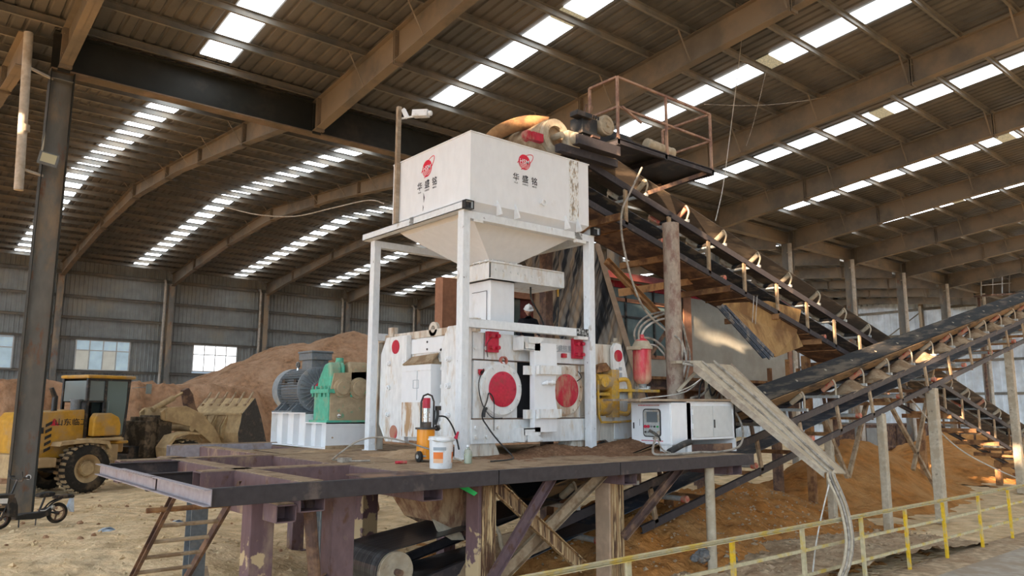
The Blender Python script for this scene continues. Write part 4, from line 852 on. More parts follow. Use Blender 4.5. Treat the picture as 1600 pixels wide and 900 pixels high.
mb = MB(); mb.box(gx+.02, 6.5, 12.9, 13.3, 2.62, 2.64); mb.ball((6.6, 12.76, 2.68), .045); mb.build('drain_plug', M['chrome'], gb)

# ================================================================== SMALL THINGS ON THE DECK
gp = thing('grease_pump', 'orange wheeled grease pump with red and silver air motor and black handle', 'grease pump', (6.05, 9.3, PZ))
px_, py_ = 6.02, 9.05
mb = MB(); mb.cyl((px_, py_, PZ+.04), (px_, py_, PZ+.44), .125, 28); mb.cyl((px_, py_, PZ+.04), (px_, py_, PZ+.06), .135, 28); mb.build('drum', M['orange'], gp, smooth=True)
mb = MB(); mb.cyl((px_, py_, PZ+.44), (px_, py_, PZ+.465), .15, 28); mb.cyl((px_, py_, PZ+.465), (px_, py_, PZ+.54), .075, 20); mb.ring((px_+.15, py_-.03, PZ+.455), (px_+.19, py_-.03, PZ+.455), .02, .04, 12); mb.build('lid', M['black'], gp, smooth=True)
mb = MB(); mb.tube([(px_-.105, py_-.03, PZ+.46), (px_-.105, py_-.03, PZ+.82), (px_-.07, py_-.03, PZ+.9), (px_, py_-.03, PZ+.925), (px_+.07, py_-.03, PZ+.9), (px_+.105, py_-.03, PZ+.82), (px_+.105, py_-.03, PZ+.46)], .013, 8, False); mb.build('handle', M['black'], gp, smooth=True)
mb = MB(); mb.cyl((px_, py_, PZ+.54), (px_, py_, PZ+.66), .04, 16); mb.cyl((px_, py_, PZ+.66), (px_, py_, PZ+.74), .05, 16); mb.cyl((px_, py_, PZ+.6), (px_, py_, PZ+.61), .055, 16); mb.build('pump_tube', M['chrome'], gp, smooth=True)
mb = MB(); mb.cyl((px_, py_, PZ+.73), (px_, py_, PZ+.87), .055, 20); mb.build('air_motor', M['red'], gp, smooth=True)
mb = MB(); mb.tube([(px_+.12, py_-.05, PZ+.5), (px_+.15, py_-.06, PZ+.62), (px_+.14, py_-.06, PZ+.75)], .022, 8); mb.box(px_+.12, px_+.19, py_-.09, py_-.04, PZ+.7, PZ+.76); mb.tube([(px_+.1, py_-.05, PZ+.5), (px_+.11, py_-.05, PZ+.7)], .012, 6); mb.build('grease_gun', M['black'], gp)
mb = MB(); mb.tube([(px_+.17, py_-.06, PZ+.62), (px_+.3, py_-.06, PZ+.6), (px_+.41, py_-.07, PZ+.46), (px_+.47, py_-.08, PZ+.3), (px_+.5, py_-.1, PZ+.15)], .012, 8); mb.build('hose', M['cable_b'], gp, smooth=True)
mb = MB(); mb.cyl((px_+.45, py_-.08, PZ+.30), (px_+.49, py_-.09, PZ+.4), .03, 10, .012); mb.build('nozzle', M['red'], gp)
for dx in (-.17, .15):
    mb = MB(); mb.lathe((px_+dx-.025, py_-.1, PZ+.08), (px_+dx+.025, py_-.1, PZ+.08), [(0, .06), (.008, .075), (.04, .075), (.05, .06)], 20); wv = mb.build('wheel', M['rubber'], gp, smooth=True)
    mb = MB(); mb.cyl((px_+dx-.03, py_-.1, PZ+.08), (px_+dx+.03, py_-.1, PZ+.08), .028, 12); mb.build('hub', M['steelg'], wv)
mb = MB(); mb.cyl((px_-.17, py_-.1, PZ+.08), (px_+.17, py_-.1, PZ+.08), .012, 8); mb.box(px_-.03, px_+.03, py_+.1, py_+.16, PZ, PZ+.06); mb.build('axle', M['steelg'], gp)
bk = thing('plastic_bucket', 'white plastic bucket with orange labels at the platform edge', 'bucket', (5.54, 7.95, PZ))
bx_, by_ = 5.54, 7.98
mb = MB(); mb.lathe((bx_, by_, PZ), (bx_, by_, PZ+.39), [(0, .135), (.005, .138), (.34, .150), (.342, .165), (.36, .165), (.362, .158), (.375, .158), (.38, .162), (.385, .155)], 36); mb.build('bucket_body', M['plastic'], bk, smooth=True)
def band(mb, r0, r1, z0, z1, a0, a1, n=10):
    vs = []
    for i in range(n+1):
        a = math.radians(a0+(a1-a0)*i/n); vs += [(bx_+r0*math.cos(a), by_+r0*math.sin(a), z0), (bx_+r1*math.cos(a), by_+r1*math.sin(a), z1)]
    mb.add(vs, [(2*i, 2*i+2, 2*i+3, 2*i+1) for i in range(n)])
for z0, z1, m_ in ((.12, .20, 'label_o'), (.07, .12, 'label_t'), (.22, .26, 'label_g')):
    mb = MB(); R_ = lambda z: .1395+.012*z/.34
    band(mb, R_(z0), R_(z1), PZ+z0, PZ+z1, -165, -115 if m_ != 'label_g' else -100)
    if m_ != 'label_g': band(mb, R_(z0), R_(z1), PZ+z0, PZ+z1, -62, -20)
    mb.build('body_label', M[m_], bk)
mb = MB(); band(mb, .1405, .1405, PZ+.13, PZ+.18, -150, -138); mb.build('printed_label', M['whiteink'], bk)
mb = MB(); mb.tube([(bx_-.162, by_, PZ+.35), (bx_-.13, by_-.11, PZ+.33), (bx_-.02, by_-.17, PZ+.325), (bx_+.12, by_-.12, PZ+.34), (bx_+.162, by_, PZ+.35)], .005, 6); mb.build('handle', M['steelg'], bk)
bo = thing('plastic_bottle', 'small clear bottle of pale oil standing by the frame post', 'bottle', (6.25, 8.45, PZ))
mb = MB(); mb.lathe((6.27, 8.4, PZ), (6.27, 8.4, PZ+.25), [(0, .05), (.004, .055), (.15, .055), (.19, .035), (.2, .018), (.22, .018)], 18); mb.build('bottle_body', M['bottle'], bo, smooth=True)
mb = MB(); mb.cyl((6.27, 8.4, PZ+.005), (6.27, 8.4, PZ+.12), .05, 18); mb.build('oil', M['oil'], bo, smooth=True)
mb = MB(); mb.cyl((6.27, 8.4, PZ+.22), (6.27, 8.4, PZ+.245), .02, 12); mb.build('cap', M['plastic'], bo)
mb = MB(); mb.ball((5.5, 8.9, PZ+.02), .05, 10, .4); mb.tube([(5.45, 8.9, PZ+.02), (5.6, 8.86, PZ+.02)], .02, 8)
tag(mb.build('red_rag', M['red_d'], smooth=True), 'small red rag lying on the deck left of the bucket', 'rag')
mb = MB(); mb.tube([(5.05, 9.9, PZ+.02), (5.0, 9.6, PZ+.12), (5.2, 9.4, PZ+.3), (5.5, 9.2, PZ+.33), (5.9, 8.9, PZ+.2), (6.1, 8.3, PZ+.05)], .012, 8)
mb.tube([(5.05, 9.9, PZ+.02), (5.15, 9.5, PZ+.02), (5.3, 9.3, PZ+.03)], .012, 8); mb.box(5.02, 5.16, 9.55, 9.7, PZ, PZ+.06)
tag(mb.build('air_hose', M['cable'], smooth=True), 'dusty air hose looped on the deck behind the orange pump', 'hose')
mb = MB(); mb.tube([(7.24, 9.06, 2.9), (7.20, 9.05, 3.0), (7.12, 9.04, 3.05), (7.05, 9.0, 2.93), (6.95, 8.98, 2.72), (7.05, 8.96, 2.55), (7.2, 8.9, 2.35), (7.3, 8.7, 2.14), (6.9, 8.3, 2.13), (6.5, 8.2, 2.13)], .011, 8)
mb.tube([(7.24, 9.06, 2.9), (7.23, 9.05, 2.5)], .006, 6); mb.tube([(7.03, 8.98, 2.83), (6.97, 8.95, 2.78), (6.96, 8.95, 2.70)], .022, 8)
tag(mb.build('grease_hose', M['cable_b'], smooth=True), 'thin black grease hose hooked on the crusher front', 'hose')

# ================================================================== ELECTRICAL CABINETS
cc = thing('control_cabinet', 'white control cabinet with touch screen and push buttons', 'cabinet', (10.2, 8.3, PZ))
def cbx(name, x0, x1, y0, y1, z0, z1, m='white', par=None, bv=.004):
    mb = MB(); mb.box(x0, x1, y0, y1, z0, z1); return mb.build(name, M[m], par or cc, bevel=bv)
cx0, cx1, cy0, cy1, cz0, cz1 = 10.0, 10.40, 7.93, 8.78, 2.25, 2.93
cbx('cabinet_body', cx0, cx1, cy0, cy1, cz0, cz1)
for y in (cy0+.03, cy1-.28): cbx('leg', cx0+.03, cx1-.03, y, y+.25, PZ, cz0, 'white_d')
dr = cbx('door', cx0-.02, cx0, cy0+.015, cy1-.015, cz0+.02, cz1-.02)
def rrect(x0, x1, z0, z1, r, n=5):
    P = []
    for cx_, cz_, a0 in ((x1-r, z1-r, 0), (x0+r, z1-r, 90), (x0+r, z0+r, 180), (x1-r, z0+r, 270)):
        for i in range(n+1): a = math.radians(a0+90*i/n); P.append((cx_+r*math.cos(a), cz_+r*math.sin(a)))
    return P
wy0, wy1, wz0, wz1 = 8.13, 8.50, 2.37, 2.83
xd = cx0-.02
mb = MB(); mb.prism(rrect(wy0, wy1, wz0, wz1, .06), 'x', xd-.015, xd); mb.build('window_gasket', M['black'], dr)
mb = MB(); mb.prism(rrect(wy0+.018, wy1-.018, wz0+.018, wz1-.018, .05), 'x', xd-.02, xd-.01); ip = mb.build('instrument_panel', M['steelg'], dr)
mb = MB(); mb.box(xd-.03, xd-.02, wy0+.06, wy1-.09, wz0+.24, wz1-.05); mb.build('touch_screen', M['screen'], ip)
for j, z in enumerate((wz0+.17, wz0+.08)):
    for i in range(5):
        red = (j == 0 and i < 2); y_ = wy1-.06-.064*i
        mb = MB(); mb.cyl((xd-.02, y_, z), (xd-.04, y_, z), .026 if red else .015, 12)
        mb.build('push_button', M['red' if red else ('black' if (i+j) % 2 else 'green_p' if i == 4 else 'grey')], ip)
mb = MB()
for y0_, y1_, z in ((8.16, 8.62, 2.885), (8.1, 8.56, 2.31)):
    for i in range(14): mb.box(xd-.003, xd, y0_+(y1_-y0_)*i/14, y0_+(y1_-y0_)*(i+.65)/14, z-.009, z+.009)
mb.build('printed_line', M['red_d'], dr)
mb = MB(); mb.box(xd-.004, xd, 8.58, 8.585, 2.55, 2.66); mb.box(xd-.012, xd, 8.70, 8.72, 2.5, 2.6); mb.build('door_latch', M['channel'], dr)
c2 = thing('power_cabinet', 'wide white power cabinet with two plain doors and black handle', 'cabinet', (11.2, 8.4, PZ))
qx0, qx1, qy0, qy1, qz0, qz1 = 10.42, 11.80, 7.95, 8.85, 2.12, 2.93
mb = MB(); mb.box(qx0, qx1, qy0, qy1, qz0+.2, qz1); mb.box(qx0, qx0+.11, qy0, qy1, PZ, qz1); mb.box(qx1-.05, qx1, qy0, qy1, PZ, qz1); mb.box(qx0-.02, qx1+.02, qy0-.02, qy1+.02, qz1, qz1+.02); mb.build('cabinet_body', M['white'], c2, bevel=.004)
for i in range(2):
    x0_ = qx0+.13+i*.57; mb = MB(); mb.box(x0_, x0_+.56, qy0-.02, qy0, qz0+.24, qz1-.05); d = mb.build('door', mat('door_grey_white', (.60, .60, .575), rough=.4, fine=.04), c2, bevel=.004)
    mb = MB()
    for z in (qz0+.38, qz1-.2): mb.box(x0_+(-.01 if i == 0 else .555), x0_+(.01 if i == 0 else .575), qy0-.03, qy0, z, z+.09)
    mb.build('hinge', M['white'], d)
    if i == 1: mb = MB(); mb.box(x0_+.01, x0_+.04, qy0-.035, qy0-.02, qz1-.42, qz1-.28); mb.build('handle', M['black'], d, bevel=.006)
mb = MB(); mb.box(qx0+.12, qx1-.05, qy0+.05, qy0+.06, qz0, qz0+.12); mb.build('debris_pocket', M['rust'], c2)
mb = MB(); mb.slab([(9.22, 7.92, 2.945), (11.9, 7.86, 2.965), (12.1, 8.6, 2.975), (9.6, 9.05, 2.955)], .035)
tag(mb.build('weathered_board', M['wood']), 'weathered dusty board lying across the tops of both cabinets', 'board')
mb = MB(); mb.tube([(9.5, 7.9, 2.36), (9.58, 7.85, 2.48), (9.45, 7.85, 2.3), (9.38, 7.8, 2.15), (9.6, 7.75, 2.13), (10.0, 7.72, 2.13), (10.4, 7.7, 2.14), (10.9, 7.68, 2.13), (11.5, 7.7, 2.2), (11.86, 7.85, 2.45), (11.9, 8.0, 2.75), (11.85, 8.2, 2.86)], .018, 8)
mb.tube([(9.62, 7.9, 2.34), (9.5, 7.82, 2.4), (9.6, 7.8, 2.2), (9.9, 7.74, 2.12)], .012, 6)
tag(mb.build('power_cable', M['cable'], smooth=True), 'dusty grey cable looping below and around the power cabinet', 'cable')
mb = MB(); mb.tube([(9.75, 7.8, 2.16), (9.95, 7.8, 2.22), (10.15, 7.82, 2.27), (10.35, 7.84, 2.3)], .05, 10); mb.tube([(9.4, 7.9, 2.5), (9.5, 7.82, 2.42), (9.56, 7.82, 2.34)], .022, 8)
tag(mb.build('cable_sleeve', M['cable_b'], smooth=True), 'thick black corrugated cable sleeve in front of the control cabinet', 'cable')

# ================================================================== CONVEYORS
def idler_set(name, W, par, loc, red, wide=False):
    """trough idler: base bar, three rollers, curved side brackets; W = full width along y, local origin at the near stringer"""
    r = bpy.data.objects.new(name, None); COL.objects.link(r); r.parent = par; r.location = loc; ORG[r.name] = (0, 0, 0)
    yc = W/2; a = math.radians(35); rl = W*.36; k_ = .72 if wide else .9; h_ = .19 if wide else .12
    mb = MB(); mb.bar((0, 0, .05), (0, W, .05), .06, .06); mb.build('base_bar', M['steelg'], r, local=True)
    p1, p2 = V((0, yc-rl/2, h_)), V((0, yc+rl/2, h_))
    mb = MB(); mb.cyl(p1+V((0, .02, 0)), p2-V((0, .02, 0)), .055, 10); mb.build('roller', M['belt'], r, smooth=True, local=True)
    for s_, p in ((-1, p1), (1, p2)):
        q = p+V((0, s_*rl*k_*math.cos(a), rl*k_*math.sin(a))); mb = MB(); mb.cyl(p, q, .055, 12); mb.build('roller', M['idler_red' if red != 'w' else 'tray'], r, smooth=True, local=True)
        mb = MB(); mb.tube([(0, yc+s_*W*.44, .05), (0.02, q.y+s_*.05, .22), (0.02, q.y+s_*.04, q.z-.02), (0, q.y, q.z+.06), (-.03, q.y-s_*.07, q.z+.05)], .02, 8); mb.build('bracket', M['tray'], r, smooth=True, local=True)
    return r
def belt_prof(W, h0, k_=1.06):
    yc = W/2; a = math.radians(35); rl = W*.36; fl = rl/2
    wy, wz = rl*k_*math.cos(a), rl*k_*math.sin(a)*(1.25 if k_ > 1.2 else 1)
    return [(yc-fl-wy, h0+wz), (yc-fl, h0), (yc+fl, h0), (yc+fl+wy, h0+wz)]
def conveyor(name, label, xs, xe, zf, zlf, y0, W, root, post_dx, idler_dx, belt_m, redf, xi0, xi1, posts=True, under=None, cover=None, head=None, tail=None, strm='channel', wide=False, bx0=None):
    t = thing(name, label, 'conveyor', root)
    for y, sg in ((y0, -1), (y0+W, 1)):
        mb = MB(); mb.chan((xs, y, zf(xs)-.06), (xe, y, zf(xe)-.06), .13, .06, .009, sg); mb.build('upper_stringer', M[strm], t)
        a = max(xs, posts if posts is not True else xs)
        mb = MB(); mb.chan((a, y, zlf(a)), (xe, y, zlf(xe)), .12, .06, .009, sg); mb.build('lower_stringer', M[strm], t)
    x = (posts if posts is not True else xs)+.3; k = 0
    while x < xe-.1:
        for y in (y0+.0, y0+W):
            lean = (zf(x+1)-zf(x))*.6 if wide else 0; mb = MB(); mb.chan((x+lean/2, y, zlf(x+lean/2)), (x-lean/2, y, zf(x-lean/2)-.1), .085, .045, .008, 1, up=(1, 0, 0)); mb.build('strut', M['dusty' if y < y0+.5 else 'rust'], t)
        mb = MB(); mb.chan((x, y0, zlf(x)-.05), (x, y0+W, zlf(x)-.05), .08, .05, .008, 1); mb.build('cross_member', M['rust_o'], t)
        x += post_dx; k += 1
    pr_ = belt_prof(W, .25 if wide else .18, 1.18 if wide else .95); mb = MB(); q = []
    n = len(pr_); th = .014
    vs = [(x_, y0+y, zf(x_)+z+d) for x_ in (bx0 or xs+.15, xe-.15) for d in (0, th) for y, z in pr_]
    fs = []
    for i in range(n-1): fs += [(i, i+1, 2*n+i+1, 2*n+i), (n+i, 3*n+i, 3*n+i+1, n+i+1)]
    fs += [(0, 2*n, 3*n, n), (n-1, 2*n-1, 4*n-1, 3*n-1)]
    mb.add(vs, fs); mb.build('carrying_belt', M[belt_m], t)
    if wide:
        mb = MB(); mb.add([p+V((0, 0, .018)) for p in [V(v) for v in vs[:2*n]][n:2*n]]+[p+V((0, 0, .018)) for p in [V(v) for v in vs[2*n:]][n:2*n]], [(i, i+1, n+i+1, n+i) for i in range(n-1)]); mb.build('belt_top_cover', M['belt_i'], t)
    mb = MB(); mb.hexa([(xs+.1, y0+.15, zf(xs+.1)-.42), (xe, y0+.15, zf(xe)-.30), (xe, y0+W-.15, zf(xe)-.30), (xs+.1, y0+W-.15, zf(xs+.1)-.42)],
                       [(xs+.1, y0+.15, zf(xs+.1)-.41), (xe, y0+.15, zf(xe)-.29), (xe, y0+W-.15, zf(xe)-.29), (xs+.1, y0+W-.15, zf(xs+.1)-.41)]); mb.build('return_belt', M['sheet_b'], t)
    base = None; x = xi0; k = 0; O = V(root)
    protos = {}
    while x < xi1:
        rd = redf(k); loc = V((x, y0, zf(x)))-O
        if rd not in protos: protos[rd] = idler_set('trough_idler', W, t, loc, rd, wide)
        else: cp(protos[rd], loc)
        x += idler_dx; k += 1
    x = xi0+.5; mb0 = None
    while x < xi1 and x < xe-1:
        loc = V((x, y0, zlf(x)+.12))-O
        if mb0 is None:
            mb = MB(); mb.cyl((0, .12, 0), (0, W-.12, 0), .045, 10); mb0 = mb.build('return_roller', M['steelg'], t, smooth=True, local=True); mb0.location = loc
            mb = MB(); mb.cyl((0, .04, 0), (0, .14, 0), .06, 10); mb.build('roller_end', M['idler_red'], mb0, smooth=True, local=True)
        else: cp(mb0, loc)
        x += idler_dx*1.6
    return t
# low transfer belt: runs under the platform and climbs to the right
Z2 = lambda x: 2.25+.216*(x-12.44)
Z2L = lambda x: Z2(x)-.70
c2y, c2W = 8.25, 1.12
cv2 = conveyor('belt_conveyor', 'long inclined belt conveyor that climbs to the right from under the platform', 4.95, 38.0, Z2, Z2L, c2y, c2W, (14, 8.8, 0), 1.55, 1.32, 'belt_b', lambda k: 'r' if k % 5 in (1, 4, 2) else 'w', 8.2, 37.5, posts=9.6, wide=True, bx0=7.7)
mb = MB(); mb.lathe((5.12, c2y+.02, .88), (5.12, c2y+c2W-.02, .88), [(0, .20), (.0, .235), (.03, .235), (.031, .20), (.05, .2), (.051, .235), (1.0, .235), (1.05, .235), (1.08, .2)], 32); tp_ = mb.build('tail_pulley', M['tray'], cv2, smooth=True)
mb = MB(); mb.cyl((5.12, c2y-.08, .88), (5.12, c2y+c2W+.08, .88), .04, 12)
for i in range(6):
    a = PI*i/3; mb.bar((5.12, c2y+.035, .88), (5.12+.2*math.cos(a), c2y+.035, .88+.2*math.sin(a)), .03, .012, up=(0, 1, 0))
mb.build('pulley_spokes', M['rust'], tp_)
mb = MB()   # black belt round the tail pulley
vs = []; n = 14
pts = [(7.9, Z2(7.9)+.22)]+[(5.12+.25*math.cos(a), .88+.25*math.sin(a)) for a in [math.radians(102+i*(165)/n) for i in range(n+1)]]+[(9.0, Z2(9)-.42)]
for y in (c2y+.08, c2y+c2W-.06): vs += [(x, y, z) for x, z in pts]
vs += [(x+ (0), y, z-.0) for y in (c2y+.08, c2y+c2W-.06) for x, z in [(5.12+(x-5.12)*.95 if x < 5.6 else x, .88+(z-.88)*.95 if x < 5.6 else z-.012) for x, z in pts]]
m_ = len(pts); mb.add(vs, [(i, i+1, m_+i+1, m_+i) for i in range(m_-1)]+[(2*m_+i, 3*m_+i, 3*m_+i+1, 2*m_+i+1) for i in range(m_-1)]+[(i, 2*m_+i, 2*m_+i+1, i+1) for i in range(m_-1)])
mb.build('tail_belt', mat('tail_belt', (.018, .019, .022), (.09, .09, .09), .35, 3, stretch=(.2, 14, .2), rough=.28, sharp=.2), cv2)
mb = MB(); mb.prism([(5.9, .55), (7.6, .9), (7.6, 1.25), (6.3, 1.1)], 'y', c2y-.01, c2y+.02); mb.build('side_guard', M['dusty'], cv2)
for x, y in ((6.75, 8.2),):
    mb = MB(); mb.tube([(x-.35, y, 1.28), (x-.22, y, 1.30), (x-.12, y-.02, 1.2), (x-.05, y, 1.0), (x+.02, y, .92)], .03, 8); mb.cyl((x-.4, y-.03, 1.24), (x-.4, y+.12, 1.24), .065, 14); mb.build('idler_bracket', M['tray'], cv2, smooth=True)
for x, z0 in ((18.14, 1.0), (17.7, .7), (21.09, .0), (30.5, 0)):
    for y in ((c2y+.05,) if x in (18.14, 21.09) else (c2y+c2W,)):
        h_ = .085 if x < 19 else .12; mb = MB(); mb.box(x-h_, x+h_, y-h_, y+h_, 0, Z2L(x)-.05); mb.build('support_post', M['tray'], cv2, bevel=.02)
for a, b in (((17.3, 9.3, 2.7), (18.35, 9.3, 1.2)), ((19.6, 9.3, 3.0), (18.4, 9.3, 1.2)), ((20.4, 9.3, 3.4), (23.4, 9.3, .6)), ((23.9, 9.3, 4.1), (22.0, 9.3, 1.2))):
    mb = MB(); mb.bar(a, b, .09, .09); mb.build('diagonal_brace', M['dusty'], cv2)
# soil carried and spilled along the low belt
for i, x in enumerate([17.2+1.32*k for k in range(11)]):
    mb = grid(x-.55, x+.55, c2y-.02, c2y+.6, .06, lambda a, b, x=x: Z2(a)+G(a, b, x, c2y+.28, .24, .30, .22)-.02+lump(a, b, 5, .02))
    tag(mb.build('soil_cone', SOILB if 0 else M['dusty'], smooth=True), 'small cone of spilled grit resting on the frame of the climbing conveyor', 'spilled grit', 'grit cones between the idlers of the climbing conveyor', kind='stuff')
# upper feed belt: comes up from the right, behind the low one, and tips into the hopper
Z1 = lambda x: 7.07-.2465*(x-11.38)
Z1L = lambda x: Z1(x)-.82
c1y, c1W = 9.65, 1.1
cv1 = conveyor('feed_conveyor', 'steep belt conveyor rising from the right to feed the white hopper', 9.35, 37.5, Z1, Z1L, c1y, c1W, (20, 10.2, 0), 1.32, 1.32, 'belt_d', lambda k: 'r' if k in (1, 9, 10, 13) or k > 16 else 'w', 11.6, 36.5)
x = 10.4
while x < 37:
    mb = MB(); mb.chan((x, c1y-.35 if int(x*3) % 2 else c1y-.08, Z1L(x)-.13), (x, c1y+c1W+.3, Z1L(x)-.13), .13, .07, .01, 1); mb.build('cross_beam', M['rust_o'], cv1); x += 1.9
mb = MB(); mb.hexa([(9.6, c1y+.05, Z1L(9.6)-.07), (21.5, c1y+.05, Z1L(21.5)-.07), (21.5, c1y+c1W-.05, Z1L(21.5)-.07), (9.6, c1y+c1W-.05, Z1L(9.6)-.07)],
                   [(9.6, c1y+.05, Z1L(9.6)-.06), (21.5, c1y+.05, Z1L(21.5)-.06), (21.5, c1y+c1W-.05, Z1L(21.5)-.06), (9.6, c1y+c1W-.05, Z1L(9.6)-.06)]); mb.build('spill_sheet', M['rust'], cv1)
hz = Z1(9.3)+.1
mb = MB(); mb.lathe((9.1, c1y+.08, hz), (9.1, c1y+c1W-.08, hz), [(0, .33), (.02, .345), (.9, .345), (.94, .33)], 30); hd = mb.build('head_drum', M['dusty'], cv1, smooth=True)
mb = MB(); mb.ring((9.1, c1y-.02, hz), (9.1, c1y+.07, hz), .2, .33, 28); mb.cyl((9.1, c1y-.16, hz), (9.1, c1y+.1, hz), .06, 14); mb.build('drum_rim', M['tray'], hd, smooth=True)
mb = MB(); mb.box(9.2, 9.5, c1y-.22, c1y-.06, hz-.2, hz+.1); mb.cyl((9.35, c1y-.3, hz-.05), (9.35, c1y-.05, hz-.05), .12, 14); mb.build('bearing_block', M['tray'], hd, bevel=.02)
mb = MB(); mb.lathe((8.45, c1y-.02, hz-.12), (8.45, c1y+.1, hz-.12), [(0, .08), (.04, .1), (.12, .1)], 14); mb.box(8.5, 8.75, c1y-.05, c1y+.05, hz-.2, hz-.05); mb.build('belt_cleaner', M['red_d'], hd)
mb = MB(); mb.tube([(9.1, c1y+.2, hz+.3), (8.8, c1y+.5, hz+.34), (8.5, c1y+.9, hz+.2), (8.3, c1y+1.1, hz-.1)], .13, 10); mb.build('mud_buildup', M['rust_o'], hd, smooth=True)
for x, y in ((9.9, 10.8), (19.5, 10.85), (26.5, 10.85), (33, 10.85)):
    mb = MB(); mb.box(x-.09, x+.09, y-.09, y+.09, 0, Z1L(x)); mb.build('support_post', M['rust_o' if x > 13 else 'rust'], cv1)
# head service platform with handrails
sp_ = thing('service_platform', 'dark steel service platform with rusty handrails at the conveyor head', 'platform', (11.8, 9.9, 7.8))
mb = MB(); mb.box(10.36, 13.4, 9.3, 10.7, 7.84, 7.86); mb.build('deck_plate', M['black'], sp_)
mb = MB(); mb.chan((10.36, 9.3, 7.82), (13.4, 9.3, 7.82), .12, .06, .01, -1); mb.chan((10.36, 10.7, 7.82), (13.4, 10.7, 7.82), .12, .06, .01, 1)
for x in (10.4, 11.8, 13.36): mb.bar((x, 9.3, 7.79), (x, 10.7, 7.79), .06, .1)
mb.bar((9.0, 9.5, 7.42), (10.5, 9.5, 7.42), .14, .14); mb.bar((9.3, 9.36, 7.6), (10.4, 9.36, 7.6), .18, .18); mb.bar((9.4, 10.6, 7.5), (10.5, 10.6, 7.5), .14, .14); mb.build('edge_beam', M['channel'], sp_)
mb = MB(); mb.bar((13.2, 9.4, 7.78), (11.6, 9.6, 7.1), .08, .08); mb.bar((13.2, 10.6, 7.78), (11.6, 10.6, 7.1), .08, .08); mb.build('knee_brace', M['rust'], sp_)
rp = 'rust_handrail'; mat(rp, (.27, .15, .11), (.42, .26, .18), .5, 4, rough=.6)
T_, Mm = 9.10, 8.50
for x, y in ((10.4, 9.32), (11.85, 9.32), (13.34, 9.32), (10.4, 10.05), (13.34, 10.6)):
    mb = MB(); mb.bar((x, y, 7.86 if x > 10.5 or y < 9.5 else 7.4), (x, y, T_), .045, .045); mb.build('handrail_post', _m[rp], sp_)
for a, b in (((10.4, 9.32, T_), (13.34, 9.32, T_)), ((10.4, 9.32, T_), (10.4, 10.05, T_)), ((13.34, 9.32, T_), (13.34, 10.6, T_)), ((10.4, 9.32, Mm), (13.34, 9.32, Mm)), ((10.4, 9.32, Mm), (10.4, 10.05, Mm)), ((13.34, 9.32, Mm), (13.34, 10.6, Mm-.02)), ((10.5, 9.3, Mm+.02), (11.0, 9.25, Mm-.2))):
    mb = MB(); mb.bar(a, b, .04, .04); mb.build('handrail', _m[rp], sp_)
dv = thing('drive_unit', 'black geared drive with a dusty belt wheel beside the conveyor head', 'drive', (10.1, 9.7, 7.7))
mb = MB(); mb.box(9.75, 10.15, 9.62, 9.95, 7.69, 8.25); mb.box(9.7, 10.2, 9.58, 10.0, 7.9, 7.96)
for i in range(8): mb.cyl((9.74+.06*i, 9.6, 8.25), (9.74+.06*i, 9.6, 8.32), .018, 6)
mb.box(9.55, 9.95, 9.55, 9.75, 8.2, 8.3); mb.build('gear_case', M['black'], dv, bevel=.01)
mb = MB(); mb.lathe((10.38, 9.72, 8.2), (10.38, 9.5, 8.2), [(0, .19), (.05, .2), (.14, .2), (.15, .17), (.17, .165), (.171, .12), (.15, .11), (.151, .05), (.19, .045)], 28); mb.build('belt_wheel', M['tray'], dv, smooth=True)
mb = MB(); mb.cyl((10.65, 9.95, 8.1), (11.3, 9.95, 8.1), .2, 24); mb.cyl((11.3, 9.95, 8.1), (11.4, 9.95, 8.1), .16, 20); mb.box(10.7, 11.3, 9.75, 10.15, 7.86, 7.95); mb.build('drive_motor', M['black'], dv, smooth=True)
mb = MB(); mb.box(9.95, 10.15, 9.55, 9.75, 7.86, 7.9); mb.tube([(9.9, 9.6, 8.2), (9.95, 9.55, 8.45)], .02, 6); mb.tube([(9.75, 9.6, 8.2), (9.8, 9.55, 8.45)], .02, 6); mb.build('guard_frame', M['rust'], dv)
mb = MB(); mb.lathe((11.35, 9.45, 8.02), (12.15, 9.45, 7.98), [(0, .09), (.03, .12), (.75, .12), (.78, .13), (.8, .13), (.8, .07), (.7, .06)], 20)
tag(mb.build('spare_roller', M['tray'], smooth=True), 'dusty pale cylinder lying on the service platform deck', 'roller')
# ================================================================== CONTROL CABIN BEHIND THE CONVEYORS
CY = 14.0
kb = thing('control_cabin', 'raised site cabin with tinted windows and pale panel wall behind the conveyors', 'cabin', (17, 16, 0))
def kbx(name, x0, x1, y0, y1, z0, z1, m, par=None, bv=0):
    mb = MB(); mb.box(x0, x1, y0, y1, z0, z1); return mb.build(name, M[m], par or kb, bevel=bv)
kbx('panel_wall', 18.66, 24.1, CY, CY+.08, 3.72, 6.15, 'cab_wall')
kbx('panel_wall', 24.02, 24.1, CY+.08, CY+4, 3.72, 6.15, 'cab_wall'); kbx('panel_wall', 13.0, 24.1, CY+4, CY+4.08, 3.72, 6.15, 'cab_wall')
kbx('corner_post', 18.3, 18.66, CY-.05, CY+.12, 3.3, 6.2, 'cab_post'); kbx('corner_post', 24.0, 24.2, CY-.05, CY+.15, 2.8, 6.1, 'cab_post')
kbx('corner_post', 9.62, 10.02, CY-.1, CY+.2, 3.2, 5.72, 'cab_post'); kbx('header_beam', 10.03, 12.3, CY-.08, CY+.15, 5.45, 5.70, 'cab_post')
kbx('door_leaf', 12.0, 12.42, CY+.02, CY+.08, 3.3, 5.9, 'maroon'); kbx('side_post', 12.42, 12.86, CY-.06, CY+.12, 3.2, 6.0, 'cab_tan'); kbx('side_post', 13.1, 13.35, CY-.03, CY+.1, 3.2, 6.0, 'cab_tan')
